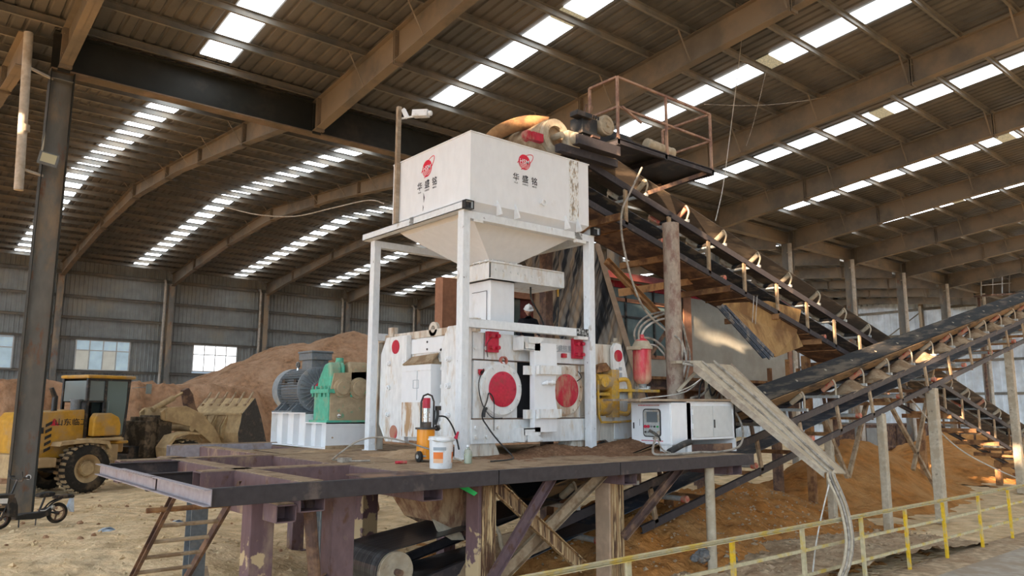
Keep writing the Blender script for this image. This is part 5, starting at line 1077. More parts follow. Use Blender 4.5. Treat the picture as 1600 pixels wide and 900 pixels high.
kbx('lower_wall', 12.86, 18.3, CY, CY+.08, 3.3, 4.25, 'cab_wall'); kbx('door_leaf', 12.84, 13.12, CY+.04, CY+.08, 3.3, 5.9, 'maroon')
wf = kbx('window_frame', 13.35, 18.3, CY-.02, CY+.06, 5.72, 5.82, 'cab_post'); kbx('window_frame', 13.35, 18.3, CY-.02, CY+.06, 4.2, 4.3, 'cab_post')
for x in (13.37, 14.6, 15.8, 17.0, 18.26): kbx('window_frame', x-.03, x+.03, CY-.02, CY+.06, 4.25, 6.3, 'black')
kbx('window_frame', 13.35, 18.3, CY-.02, CY+.06, 5.28, 5.34, 'black')
kbx('window_pane', 13.36, 18.28, CY+.02, CY+.03, 4.3, 6.2, 'cabglass'); kbx('window_pane', 10.02, 12.0, CY+.03, CY+.04, 4.2, 5.45, 'cabglass')
kbx('notice', 13.42, 13.95, CY-.03, CY-.02, 4.45, 5.3, 'paper')
mb = MB()
for i in range(4):
    for j in range(3): mb.box(13.5+.12*i, 13.56+.12*i, CY-.035, CY-.03, 4.7+.17*j, 4.75+.17*j)
mb.build('notice_marks', M['redink'], kb)
mb = MB(); mb.hexa([(12.6, CY-.5, 6.28), (25, CY-.5, 6.28), (25, CY+4.4, 6.5), (12.6, CY+4.4, 6.5)], [(12.6, CY-.5, 6.36), (25, CY-.5, 6.36), (25, CY+4.4, 6.58), (12.6, CY+4.4, 6.58)]); rf = mb.build('cabin_roof', M['steelg'], kb)
kbx('fascia', 12.6, 25, CY-.52, CY-.5, 6.22, 6.40, 'maroon'); kbx('fascia', 12.6, 25, CY-.02, CY+.02, 6.1, 6.28, 'red_d')
kbx('base_beam', 13.0, 24.3, CY-.15, CY+.1, 2.75, 3.68, 'rust'); kbx('base_flange', 13.0, 24.3, CY-.3, CY+.1, 3.62, 3.70, 'rust_o'); kbx('base_flange', 13.0, 24.3, CY-.3, CY+.1, 2.75, 2.8, 'rust_o')
kbx('catwalk', 9.3, 24.2, 12.35, CY+.1, 3.30, 3.36, 'rust')
for x in (9.6, 13.3, 17.0, 20.6, 24.0):
    kbx('leg', x-.11, x+.11, 12.4, 12.62, 0, 3.2, 'rust'); kbx('leg', x-.11, x+.11, CY+3.8, CY+4.0, 0, 3.7, 'rust')
for x, h in ((21.3, 4.3), (21.9, 4.05), (22.6, 4.1), (20.3, 4.0)): kbx('rail_stub', x-.05, x+.05, 12.4, 12.5, 3.2, h, 'rust_o')

# ------------------------------------------------------------------ worker
def figure(root, x, y, z, face):   # standing, head bent forward
    import bmesh
    f = V(face).normalized(); s_ = V((f.y, -f.x, 0)); o = V((x, y, z)); u = V((0, 0, 1))
    def P(a, b, c): return o+s_*a+f*b+u*c
    J = dict(pel=P(0, 0, .95), wst=P(0, .01, 1.1), chest=P(0, .02, 1.32), neck=P(0, .05, 1.47), nk2=P(0, .08, 1.53),
             hl=P(-.1, 0, .9), kl=P(-.12, .03, .5), al=P(-.13, -.02, .1), tl=P(-.14, .14, .04), hr=P(.1, 0, .9), kr=P(.12, .05, .5), ar=P(.13, 0, .1), tr=P(.15, .16, .04),
             sl=P(-.18, .02, 1.40), el=P(-.25, .05, 1.14), wl=P(-.18, .27, 1.05), sr=P(.18, .02, 1.40), er=P(.25, .05, 1.14), wr=P(.18, .27, 1.05))
    R = dict(pel=.15, wst=.14, chest=.165, neck=.075, nk2=.06, hl=.095, kl=.065, al=.048, tl=.04, hr=.095, kr=.065, ar=.048, tr=.04, sl=.075, el=.052, wl=.036, sr=.075, er=.052, wr=.036)
    E = [('pel', 'wst'), ('wst', 'chest'), ('chest', 'neck'), ('neck', 'nk2'), ('pel', 'hl'), ('hl', 'kl'), ('kl', 'al'), ('al', 'tl'), ('pel', 'hr'), ('hr', 'kr'), ('kr', 'ar'), ('ar', 'tr'), ('chest', 'sl'), ('sl', 'el'), ('el', 'wl'), ('chest', 'sr'), ('sr', 'er'), ('er', 'wr')]
    def skin(J, R, E, rootv, nm, m, off, lv=1):
        K = list(J); me = bpy.data.meshes.new(nm); me.from_pydata([tuple(V(J[k])-off) for k in K], [(K.index(a), K.index(b)) for a, b in E], [])
        ob = bpy.data.objects.new(nm, me); COL.objects.link(ob); ob.parent = root; sk = ob.modifiers.new('skin', 'SKIN'); 
        for i, k in enumerate(K):
            me.skin_vertices[0].data[i].radius = (R[k], R[k]); me.skin_vertices[0].data[i].use_root = (k == rootv)
        sb = ob.modifiers.new('sub', 'SUBSURF'); sb.levels = lv; sb.render_levels = lv+1; me.materials.append(m)
        dg = bpy.context.evaluated_depsgraph_get(); dg.update(); m2 = bpy.data.meshes.new_from_object(ob.evaluated_get(dg)); ob.modifiers.clear(); ob.data = m2
        for p in m2.polygons: p.use_smooth = True
        return ob
    off = V(root.location)
    body = skin(J, R, E, 'pel', 'body', M['cloth'], off)
    # head, bent to look down
    hc = P(0, .12, 1.64); fd = (f*.92-u*.38).normalized(); ud = (u*.92+f*.38).normalized()
    mb = MB(); n, m_ = 18, 12; vs = []; fs = []
    for j in range(m_+1):
        t = PI*j/m_
        for i in range(n):
            a = 2*PI*i/n; X = math.sin(t)*math.cos(a); Y = math.sin(t)*math.sin(a); Z = math.cos(t)
            w_ = 1-.22*max(0, -Z)**1.5; p = V((X*.076*w_, Y*.095*w_+(.012 if Z < -.2 and Y > 0 else 0), Z*.118))
            if Y > .6 and -.35 < Z < .15 and abs(X) < .25: p.y += .02*(1-abs(X)/.25)
            if Y > .7 and .05 < Z < .3 and .2 < abs(X) < .6: p.y -= .008
            vs.append(hc+s_*p.x+fd*p.y+ud*p.z)
    for j in range(m_):
        for i in range(n): fs.append((j*n+i, j*n+(i+1) % n, (j+1)*n+(i+1) % n, (j+1)*n+i))
    mb.add(vs, fs); hd_ = mb.build('head', M['skin'], root, smooth=True)
    mb = MB()
    for sx in (-1, 1): mb.ball(hc+s_*(.078*sx)-ud*.005, .022, 8, 1.4)
    mb.build('ear', M['skin'], hd_, smooth=True)
    mb = MB()
    for sx in (-1, 1): mb.ball(hc+s_*(.03*sx)+fd*.086+ud*.012, .010, 8); mb.bar(hc+s_*(.045*sx)+fd*.09+ud*.032, hc+s_*(.014*sx)+fd*.094+ud*.034, .006, .006)
    mb.bar(hc-s_*.022+fd*.088-ud*.052, hc+s_*.022+fd*.088-ud*.052, .008, .006); mb.build('eyes_and_mouth', M['ink'], hd_)
    mb = MB(); mb.cyl(hc-s_*.006+fd*.092+ud*.012, hc+fd*.115-ud*.018, .008, 8, .013); mb.build('nose', M['skin'], hd_, smooth=True)
    mb = MB(); n = 20; vs = []; fs = []
    for j in range(8):
        t = (PI/2)*j/7
        for i in range(n):
            a = 2*PI*i/n; rr = math.sin(t); brim = 1.13 if j == 7 else 1
            vs.append(hc+ud*(.035+.115*math.cos(t))+s_*(.105*rr*math.cos(a)*brim)+fd*(.128*rr*math.sin(a)*brim+(.035 if j == 7 and math.sin(a) > .5 else 0)))
    for j in range(7):
        for i in range(n): fs.append((j*n+i, j*n+(i+1) % n, (j+1)*n+(i+1) % n, (j+1)*n+i))
    fs.append(tuple(range(7*n, 8*n))); mb.add(vs, fs); hm = mb.build('hard_hat', M['helmet'], root, smooth=True)
    mb = MB(); mb.tube([hc+ud*(.152+.0)-fd*.1+ud*-.05, hc+ud*.16, hc+ud*.11+fd*.1], .012, 6); mb.cyl(hc+ud*.09+fd*.105, hc+ud*.088+fd*.128, .016, 10); mb.build('hat_ridge', M['helmet'], hm, smooth=True)
    for sx, wr in ((-1, J['wl']), (1, J['wr'])):
        hf = (f*.8-u*.35-s_*(.25*sx)).normalized(); sd = hf.cross(u).normalized(); dn = sd.cross(hf)
        Jh = {'w': wr, 'p': wr+hf*.075}; Rh = {'w': .03, 'p': .036}; Eh = [('w', 'p')]
        for k, (dx, L_) in enumerate(((-.03, .062), (-.01, .072), (.011, .068), (.03, .052))):
            b0 = wr+hf*.085+sd*dx; Jh['a%d' % k] = b0; Jh['b%d' % k] = b0+hf*L_*.55; Jh['c%d' % k] = b0+hf*L_*.9-dn*.02; Rh.update({'a%d' % k: .0095, 'b%d' % k: .009, 'c%d' % k: .008}); Eh += [('p', 'a%d' % k), ('a%d' % k, 'b%d' % k), ('b%d' % k, 'c%d' % k)]
        Jh['t1'] = wr+hf*.04-sd*(.035*sx); Jh['t2'] = wr+hf*.085-sd*(.055*sx); Rh['t1'] = .013; Rh['t2'] = .009; Eh += [('w', 't1'), ('t1', 't2')]
        skin(Jh, Rh, Eh, 'w', 'hand', M['skin'], off)
pr_ = thing('person', 'person in a white hard hat and dark jacket looking down behind the crusher', 'person', (11.35, 13.0, 3.36))
figure(pr_, 11.35, 13.0, 3.36, (-.55, -.83, 0))

# ================================================================== STAINED CURTAIN, SHEETS, PIPES
cu = thing('conveyor_cover', 'broad slurry-streaked black corrugated cover hanging slanted behind the crusher', 'cover', (12, 11.6, 4))
def lerp(a, b, t): return V(a)*(1-t)+V(b)*t
def sheet(name, TL, TR, BL, BR, m, par, nu=60, nv=6, amp=.03, th=.03, per=10):
    mb = MB(); nrm = (V(TR)-V(TL)).cross(V(BL)-V(TL)).normalized(); vs = []
    for s_ in (0, 1):
        for j in range(nv+1):
            for i in range(nu+1):
                p = lerp(lerp(TL, TR, i/nu), lerp(BL, BR, i/nu), j/nv); vs.append(p+nrm*(amp*(.5+.5*math.cos(2*PI*i/nu*per))+s_*th))
    N_ = (nu+1)*(nv+1); fs = []
    for s_ in (0, 1):
        for j in range(nv):
            for i in range(nu): a = s_*N_+j*(nu+1)+i; fs.append((a, a+1, a+nu+2, a+nu+1))
    for j in (0, nv):
        for i in range(nu): a = j*(nu+1)+i; fs.append((a, a+1, N_+a+1, N_+a))
    for i in (0, nu):
        for j in range(nv): a = j*(nu+1)+i; fs.append((a, a+nu+1, N_+a+nu+1, N_+a))
    mb.add(vs, fs); return mb.build(name, M[m] if isinstance(m, str) else m, par, smooth=True)
TLc, TRc, BLc, BRc = V((10.35, 12.0, 6.05)), V((12.45, 11.9, 6.55)), V((11.9, 11.2, 2.35)), V((13.15, 10.9, 2.15))
sheet('cover_sheet', TLc, TRc, BLc, BRc, 'curtain', cu, per=9)
mb = MB(); mb.bar(TRc+V((.02, -.02, 0)), BRc+V((.02, -.02, 0)), .03, .12); mb.build('edge_strip', M['cab_tan'], cu)
mb = MB()
for i in range(4):
    p = lerp(lerp(TRc, BRc, .55), BRc, i/3.2)+V((.03, -.03, 0)); mb.bar(p, p+V((.45, 0, .5)) if i % 2 else p+V((.35, .2, -.55)), .04, .04)
mb.bar(lerp(TRc, BRc, .55)+V((.4, .2, .1)), BRc+V((.35, .2, .1)), .05, .05); mb.build('side_lattice', M['channel'], cu)
os_ = thing('spill_chute', 'ochre dust-caked folded sheet chute under the middle of the feed conveyor', 'chute', (16.3, 9.9, 4.6))
def S(*pp, y=9.75): return [at(a, b, y=y) for a, b in pp]
mb = MB(); mb.slab(S((1130, 474), (1200, 470), (1252, 484), (1245, 520), (1205, 512)), .03); mb.slab([*S((1205, 512), (1245, 520), (1255, 541)), *S((1212, 558), (1180, 530), y=9.45)], .03)
mb.slab([*S((1130, 474), (1205, 512)), *S((1205, 556), (1150, 500), y=9.4)], .02); mb.build('sheet_panel', M['sheet_o'], os_)
mb = MB()
for a, b in (((1135, 482), (1208, 556)), ((1128, 478), (1203, 560))):
    p, q = S(a, y=9.38)[0], S(b, y=9.38)[0]; mb.bar(p, q, .03, .08)
mb.build('dark_edge', M['sheet_b'], os_)
sheet('dark_sheet', *S((1122, 478), (1136, 476), (1195, 560), (1209, 553), y=9.36), 'sheet_b', os_, per=3, nu=20, amp=.03)
mb = MB()
for px0 in (1178, 1183): mb.tube([at(px0, 462, y=9.6), at(px0-3, 515, y=9.6)], .008, 5)
mb.build('hanging_wire', M['cable_w'], os_)
mb = MB(); mb.cyl((11.42, 8.95, PZ), (11.42, 8.95, 6.3), .155, 20); mb.ring((11.42, 8.95, 6.28), (11.42, 8.95, 6.31), .12, .16, 20)
tag(mb.build('steel_pipe', M['pipe_r'], smooth=True), 'tall thick rusty pipe standing on the platform behind the cabinets', 'pipe')
def barthing(name, label, cat, p, q, w_, h, m, group=None, fn='bar'):
    mb = MB(); getattr(mb, fn)(p, q, w_, h); return tag(mb.build(name, M[m]), label, cat, group)
barthing('steel_angle', 'dusty orange steel channel running level behind the tall rusty pipe', 'steel beam', at(970, 457, y=9.4), at(1137, 430, y=11.0)+V((0, 0, 0)), .1, .14, 'rust_o')
barthing('steel_angle', 'rusty steel angle slanting down behind the tall pipe towards its middle', 'steel beam', at(945, 408, y=9.6), at(1046, 512, y=9.35), .12, .1, 'rust_o', fn='chan')
barthing('steel_angle', 'thin rusty bar slanting down left from the tall pipe', 'steel bar', at(1046, 510, y=9.4), at(1012, 562, y=9.4), .05, .05, 'rust')
barthing('steel_angle', 'dark steel angle sloping parallel under the feed conveyor above the cabin window', 'steel beam', at(985, 370, y=11.3), at(1130, 478, y=11.3), .12, .1, 'rust')
# cctv pole and floodlight
cc_ = thing('security_camera', 'white security camera and lamp on a wooden pole beside the hopper', 'camera', (6.66, 11.05, 5.9))
mb = MB(); mb.box(6.62, 6.69, 11.02, 11.09, 5.8, 8.04); mb.build('pole', M['wood'], cc_)
mb = MB(); mb.tube([(6.69, 11.05, 7.83), (6.78, 10.9, 7.84), (6.85, 10.7, 7.82)], .018, 6); mb.bar((6.72, 11.02, 8.0), (6.76, 10.95, 7.84), .06, .07); mb.build('bracket', M['white'], cc_)
mb = MB(); mb.bar((6.78, 10.78, 7.86), (6.92, 10.52, 7.83), .13, .12); mb.cyl((6.92, 10.52, 7.83), (6.95, 10.47, 7.825), .045, 12); mb.build('camera_body', M['plastic'], cc_, bevel=.01)
fl = thing('floodlight', 'small square floodlight fixed on the left steel column', 'floodlight', (2.75, 19.8, 8.4))
mb = MB(); mb.hexa([(2.42, 19.66, 8.27), (2.82, 19.66, 8.22), (2.84, 19.74, 8.24), (2.44, 19.74, 8.29)], [(2.46, 19.6, 8.56), (2.86, 19.6, 8.52), (2.88, 19.7, 8.52), (2.48, 19.7, 8.57)]); mb.build('lamp_housing', M['grey'], fl, bevel=.01)
mb = MB(); mb.hexa([(2.48, 19.645, 8.33), (2.78, 19.645, 8.29), (2.78, 19.655, 8.29), (2.48, 19.655, 8.33)], [(2.51, 19.595, 8.52), (2.81, 19.595, 8.49), (2.81, 19.61, 8.49), (2.51, 19.61, 8.52)]); mb.build('lamp_glass', M['lamp'], fl)
mb = MB(); mb.bar((2.6, 19.72, 8.42), (2.6, 19.84, 8.42), .05, .05); mb.build('bracket', M['black'], fl)
mb = MB(); mb.cyl((2.13, 19.55, 7.55), (2.0, 19.5, 11.2), .095, 16); mb.cyl((2.115, 19.545, 8.9), (2.11, 19.54, 9.05), .11, 16); mb.bar((2.08, 19.53, 10.4), (2.6, 19.9, 10.4), .05, .05); mb.bar((2.12, 19.55, 8.05), (2.6, 19.9, 8.05), .05, .05)
tag(mb.build('downpipe', M['pipe'], smooth=True), 'thick pale rain pipe hanging beside the left steel column', 'pipe')
for i, x in enumerate((34.8, 41.2, 47.6, 54.0, 60.4)):
    mb = MB(); mb.cyl((x-.5, YC-.4, 0), (x-.5, YC-.4, 10.9), .1, 12); mb.bar((x-.5, YC-.4, 6), (x-.25, YC-.1, 6), .05, .05); mb.bar((x-.5, YC-.4, 10.5), (x-.25, YC-.1, 10.5), .05, .05)
    tag(mb.build('downpipe', M['pipe'], smooth=True), 'pale rain downpipe strapped beside %s steel column of the right-hand row' % ('first nearest', 'the second', 'the third', 'the fourth', 'the farthest')[i].replace('first nearest', 'the nearest'), 'pipe', 'downpipes of the right-hand column row')

# ================================================================== CABLE TRAY AND CABLES
tr_ = thing('cable_tray', 'long dust-covered cable tray slanting down from behind the cabinets', 'cable tray', (12, 7.4, 2))
a0, a1, b0, b1 = at(1083, 566, y=8.35), at(1142, 570, y=8.55), at(1288, 738, y=6.75), at(1322, 740, y=6.95)
a2 = at(1100, 610, y=8.3)
n_ = (a1-a0).cross(b0-a0).normalized()
mb = MB(); mb.slab([a0, a1, b1, b0], .025); mb.build('tray_bed', M['tray'], tr_)
mb = MB(); d_ = V((0, 0, .10)); mb.slab([a0, a0-d_*1.6, b0-d_, b0], .012); mb.slab([a1, a1+d_*.4, b1+d_*.3, b1], .012); mb.build('tray_side', mat('tray_side', (.40, .33, .25), (.27, .21, .16), .45, 4, rough=.8), tr_)
mb = MB()
for k in range(2):
    o_ = V((0, 0, .03+.02*(k % 2))); t = .22+.3*k; mb.tube([lerp(a0, a1, t)+o_, lerp(lerp(a0, a1, t), lerp(b0, b1, t*.8), .35)+o_+V((0, 0, .03*(k % 3))), lerp(lerp(a0, a1, t), lerp(b0, b1, t*.8), .7)+o_, lerp(b0, b1, t*.8)+o_], .02+.006*(k % 2), 6)
mb.build('laid_cable', M['cable'], tr_, smooth=True)
cb_ = thing('cable_bundle', 'bundle of thick grey cables dropping from the tray end to the ground', 'cables', (12.8, 6.5, 0))
for k in range(6):
    o_ = V((.045*(k % 3), .04*(k//3), 0)); P_ = [lerp(b0, b1, .35), at(1293+2*k, 745, y=6.6), at(1312+2*k, 790, y=6.35), at(1322+2*k, 840, y=6.05), at(1318+2*k, 880, y=5.9), at(1306+2*k, 915, y=5.8)]
    P_ = [p+o_*(1 if i else .5) for i, p in enumerate(P_)]; P_.append(V((P_[-1].x-.1, P_[-1].y-.05, .08)))
    mb = MB(); mb.tube(P_, .022, 8); mb.build('cable', M['cable' if k % 2 else 'tray'], cb_, smooth=True)
mb = MB(); mb.tube([at(1297, 750, y=6.55), at(1285, 800, y=6.5), at(1275, 850, y=6.4), at(1270, 893, y=6.3)], .012, 6); mb.build('thin_cord', M['cable_w'], cb_, smooth=True)
cl = thing('cable_coils', 'tangle of looped cables hanging round the tall rusty pipe', 'cables', (11.6, 9.1, 3.5))
def ctube(pts, y, r_, m, par, nm='cable_loop'):
    mb = MB(); mb.tube([at(a, b, y=y+.04*math.sin(i*2.1)) for i, (a, b) in enumerate(pts)], r_, 7); return mb.build(nm, M[m], par, smooth=True)
ctube([(1006, 545), (998, 528), (1002, 510), (1020, 497), (1045, 490), (1062, 500), (1072, 530), (1078, 560), (1070, 600)], 9.15, .02, 'cable', cl)
ctube([(1012, 548), (1003, 532), (1006, 516), (1022, 503), (1045, 498), (1058, 510), (1066, 535), (1072, 565), (1063, 598)], 9.2, .02, 'cable_w', cl)
ctube([(1000, 548), (991, 524), (998, 505), (1015, 492), (1040, 487), (1055, 487), (1068, 510), (1073, 550), (1068, 590)], 9.25, .018, 'cable', cl)
ctube([(1003, 528), (1020, 530), (1038, 545), (1042, 565), (1050, 590)], 9.2, .022, 'cable', cl)
ctube([(1008, 540), (1024, 540), (1040, 558), (1044, 575)], 9.25, .018, 'cable_w', cl)
ctube([(1068, 565), (1090, 568), (1105, 580), (1108, 600), (1098, 616), (1080, 622)], 8.5, .022, 'cable', cl)
ctube([(1068, 568), (1095, 575), (1110, 590), (1125, 610), (1128, 626)], 8.45, .022, 'cable_w', cl)
ctube([(1130, 575), (1128, 600), (1118, 625), (1108, 628)], 8.4, .02, 'cable', cl)
ctube([(1120, 575), (1122, 600), (1112, 618), (1105, 590), (1095, 600), (1092, 625)], 8.4, .018, 'cable_b', cl)
ctube([(1060, 612), (1080, 603), (1100, 588), (1110, 578)], 8.3, .01, 'cable_w', cl)
ctube([(980, 630), (1010, 622), (1045, 618), (1075, 610), (1100, 588)], 8.6, .012, 'cable_w', cl)
mb = MB(); mb.bar(at(1052, 566, y=8.7), at(1092, 566, y=8.5), .2, .05); mb.bar(at(1058, 612, y=8.8), at(1088, 580, y=8.6), .05, .05); mb.bar(at(1110, 582, y=8.6), at(1110, 628, y=8.6), .16, .14); mb.build('support_arm', M['tray'], cl)
mb = MB(); mb.tube([at(1003, 262, y=9.2), at(985, 300, y=9.2), at(972, 330, y=9.2), at(972, 370, y=9.15), at(985, 430, y=9.1), at(1005, 480, y=9.1), at(1035, 512, y=9.1), at(1063, 532, y=8.72), at(1066, 560, y=8.72)], .02, 7)
tag(mb.build('power_cable', M['cable'], smooth=True), 'long grey cable hanging from the service platform down to the tall pipe', 'cable')
def wire(name, label, pts, r_, m):
    mb = MB(); mb.tube(pts, r_, 5); return tag(mb.build(name, M[m], smooth=True), label, 'cable')
wire('hanging_rope', 'pale rope hanging from the roof beam down to the feed conveyor', [at(1160, 52, y=11.0), at(1152, 120, y=11), at(1142, 200, y=11), at(1130, 290, y=11), at(1118, 345, y=10.6)], .012, 'cable_w')
wire('hanging_wire', 'thin wire hanging from the roof right of the pale rope', [at(1210, 60, y=11.3), at(1195, 120, y=11.3), at(1178, 190, y=11.3), at(1166, 228, y=11.3)], .007, 'cable')
wire('roof_cable', 'grey cable strung under the roof towards the top right corner', [at(1162, 54, y=11.0), at(1240, 30, y=10), at(1305, 2, y=9), at(1340, -14, y=8.5)], .011, 'cable_w')
wire('roof_cable', 'thin cable crossing the roof at the upper right', [at(1310, 4, y=9.2), at(1400, 16, y=9.2), at(1500, 18, y=9.2), at(1620, 12, y=9.2)], .008, 'cable_w')
wire('roof_cable', 'cable looping from a roof beam at the far upper right', [at(1548, -5, y=10), at(1530, 30, y=10.4), at(1500, 75, y=10.8), at(1455, 103, y=11)], .012, 'cable_w')
wire('roof_cable', 'thin cable from the service platform rail to the upper right roof beam', [at(1100, 163, y=9.5), at(1200, 164, y=10), at(1300, 150, y=11), at(1403, 128, y=12)], .008, 'cable')
wire('roof_cable', 'sagging pale cable under the back roof beside the frame', [at(350, 323, y=30), at(400, 335, y=28), at(460, 338, y=26), at(520, 325, y=24), at(575, 313, y=22), at(600, 318, y=21)], .02, 'cable_w')
wire('ground_cable', 'pale cable running from the conveyor post down to the right edge', [at(1424, 624, y=8.9), at(1460, 665, y=8.9), at(1500, 702, y=9), at(1550, 730, y=9.3), at(1610, 756, y=9.6)], .02, 'cable_w')

# ================================================================== YELLOW RAILING
ry = thing('yellow_railing', 'yellow dusty handrail along the concrete edge in the right foreground', 'railing', (14, 6.3, 0))
mb = MB(); mb.chan((4.6, 6.28, 1.10), (30, 6.38, 1.10), .055, .055, .008, 1); mb.build('top_rail', M['rail_d'], ry)
for z in (.74, .38):
    mb = MB(); mb.bar((4.6, 6.30, z), (30, 6.40, z), .03, .045); mb.build('middle_rail', M['rail_d'], ry)
for i, x in enumerate((5.3, 7.1, 9.2, 11.0, 12.85, 14.5, 16.15, 17.95, 19.7, 21.4, 23.1, 24.8, 26.5, 28.2)):
    mb = MB(); mb.chan((x, 6.29, 0.02), (x, 6.31, 1.08), .07, .045, .008, 1, up=(1, 0, 0)); mb.build('rail_post', M['rail_y' if i not in (1, 4, 3) else 'rail_d'], ry)

# ================================================================== WHEEL LOADER
hd_a = math.radians(90-70.5)
U_ = V((math.cos(hd_a), math.sin(hd_a), 0)); N_ = V((-U_.y, U_.x, 0))
LB = V((5.75, 28.9, 0))+N_*1.08
lo = thing('wheel_loader', 'yellow wheel loader digging at the clay bank', 'loader', tuple(LB), hd_a, local=True)
def L(mb, name, m, par=None, **k): return mb.build(name, M[m] if isinstance(m, str) else m, par or lo, local=True, **k)
def wheel(u, v):
    R_ = .8; s_ = -1 if v < 0 else 1; w0 = v-.28; w1 = v+.28
    mb = MB(); mb.lathe((u, w0, R_), (u, w1, R_), [(.28, .44), (0, .46), (.0, .62), (.04, .74), (.09, .79), (.28, .80), (.47, .79), (.52, .74), (.56, .62), (.56, .46), (.28, .44)], 40, False)
    wo = L(mb, 'wheel', 'tyre', smooth=True)
    mb = MB()
    for i in range(26):
        for sd in (-1, 1):
            a = 2*PI*(i+(.5 if sd > 0 else 0))/26; c, s2 = math.cos(a), math.sin(a); yv = v+sd*.15
            mb.bar((u+.79*c, yv-.13, R_+.79*s2), (u+.79*c, yv+.13, R_+.79*s2), .09, .05, up=(c, 0, s2))
    L(mb, 'tread', 'tyre_tr', wo)
    f_ = v+s_*.28
    mb = MB(); mb.lathe((u, f_-s_*.02, R_), (u, f_-s_*.25, R_), [(0, .47), (.02, .47), (.03, .42), (.12, .33), (.14, .26), (.05, .24), (.03, .12), (.02, .02)], 32, False)
    mb.cyl((u, f_-s_*.18, R_), (u, f_-s_*.02, R_), .2, 20)
    for i in range(10): a = 2*PI*i/10; mb.cyl((u+.26*math.cos(a), f_-s_*.14, R_+.26*math.sin(a)), (u+.26*math.cos(a), f_-s_*.09, R_+.26*math.sin(a)), .02, 6)
    L(mb, 'rim', 'loader_d', wo, smooth=True)
for u in (0, 3.8):
    for v in (-1.08, 1.08): wheel(u, v)
mb = MB(); mb.box(-1.9, 2.0, -.45, .45, .75, 1.15); mb.box(2.0, 4.1, -.4, .4, .7, 1.4); mb.box(-.25, .25, -.85, .85, .6, .95); mb.box(3.1, 3.6, -.85, .85, .6, .95); L(mb, 'chassis', 'black', bevel=.02)
mb = MB(); mb.prism([(-1.95, 1.15), (-1.95, 2.35), (-1.75, 2.62), (.15, 2.72), (.15, 1.15)], 'y', -.72, .72); L(mb, 'engine_hood', 'loader', bevel=.05)
mb = MB(); mb.box(-2.25, -1.75, -1.25, 1.25, .62, 1.35); mb.box(-1.7, -.95, -1.2, 1.2, .9, 1.2); L(mb, 'counterweight', 'loader_d', bevel=.04)
mb = MB()
for i in range(6): mb.box(-1.72+i*.07, -1.69+i*.07, -.73, -.725, 1.75, 2.25)
mb.box(-1.75, -1.2, -.735, -.72, 1.95, 2.15); L(mb, 'side_grille', 'black')
for i in range(5):
    mb = MB(); mb.slab([(-1.15, -.73, 1.35+i*.2), (-.95, -.73, 1.45+i*.2), (-.95, -.73, 1.55+i*.2), (-1.15, -.73, 1.45+i*.2)], .008); L(mb, 'warning_stripe', 'black')
mb = MB(); mb.cyl((-.7, -.3, 2.66), (-.7, -.3, 3.15), .09, 14); mb.cyl((-.7, -.3, 3.12), (-.85, -.3, 3.42), .085, 14, .07); L(mb, 'exhaust_pipe', 'black', smooth=True)
mb = MB(); mb.cyl((-.05, -.4, 2.68), (-.05, -.4, 3.0), .16, 16); mb.cyl((-.05, -.4, 3.0), (-.05, -.4, 3.06), .19, 16); L(mb, 'air_cleaner', 'grey', smooth=True)
_L0 = L
def L(mb, name, m, par=None, **k):      # cab group: seat it further back and higher
    for i_ in range(len(mb.v)): mb.v[i_] = V((mb.v[i_].x-.5, mb.v[i_].y, mb.v[i_].z+(.27 if mb.v[i_].z > 2.6 else .05)))
    return _L0(mb, name, m, par, **k)
# cab
mb = MB(); mb.box(.62, 2.05, -.78, .78, 1.2, 1.75); mb.box(.5, 2.1, -.98, -.75, 1.5, 1.6); cbn = L(mb, 'cab', 'loader', bevel=.04)
mb = MB()
for u, v in ((.64, -.74), (.64, .74), (2.0, -.74), (2.0, .74), (1.25, -.76), (1.25, .76)): mb.bar((u, v, 1.7), (u+(.12 if u > 1.9 else 0), v*.97, 3.5), .09, .09)
for v in (-.74, .74): mb.bar((.64, v, 2.72), (1.25, v, 2.72), .06, .06); mb.bar((1.25, v, 1.75), (2.05, v, 1.75), .06, .06); mb.bar((.64, v, 3.46), (2.15, v, 3.46), .07, .07)
L(mb, 'cab_frame', 'black', cbn)
mb = MB(); mb.box(.66, 1.22, -.75, -.735, 2.75, 3.42); mb.box(.66, 1.22, .735, .75, 2.75, 3.42); mb.box(.63, .64, -.7, .7, 2.72, 3.42); L(mb, 'rear_glass', 'glass_t', cbn)
mb = MB(); mb.box(1.3, 2.03, -.77, -.755, 1.8, 3.42); mb.box(1.3, 2.03, .755, .77, 1.8, 3.42); mb.hexa([(2.03, -.7, 1.75), (2.045, -.7, 1.75), (2.045, .7, 1.75), (2.03, .7, 1.75)], [(2.13, -.7, 3.42), (2.145, -.7, 3.42), (2.145, .7, 3.42), (2.13, .7, 3.42)]); L(mb, 'door_glass', 'glass', cbn)
mb = MB(); mb.box(.55, 2.3, -.85, .85, 3.5, 3.62); L(mb, 'cab_roof', 'loader', cbn, bevel=.05)
mb = MB(); mb.box(1.0, 1.3, -.2, .2, 1.8, 2.5); mb.box(1.0, 1.12, -.2, .2, 2.4, 3.0); L(mb, 'seat', 'black', cbn)
mb = MB(); mb.bar((1.35, -.78, 2.1), (1.35, -.8, 2.75), .02, .1); mb.bar((2.15, -.85, 3.2), (2.6, -1.15, 3.25), .02, .02); mb.box(2.5, 2.7, -1.17, -1.14, 3.0, 3.35); L(mb, 'mirror', 'glass_t', cbn)
mb = MB(); mb.prism([(.72, 1.78), (.72, 2.38), (.82, 2.55), (1.32, 2.55), (1.62, 2.4), (1.7, 2.15), (1.7, 1.78)], 'y', -1.1, -.78); L(mb, 'fuel_tank', 'loader', bevel=.05)
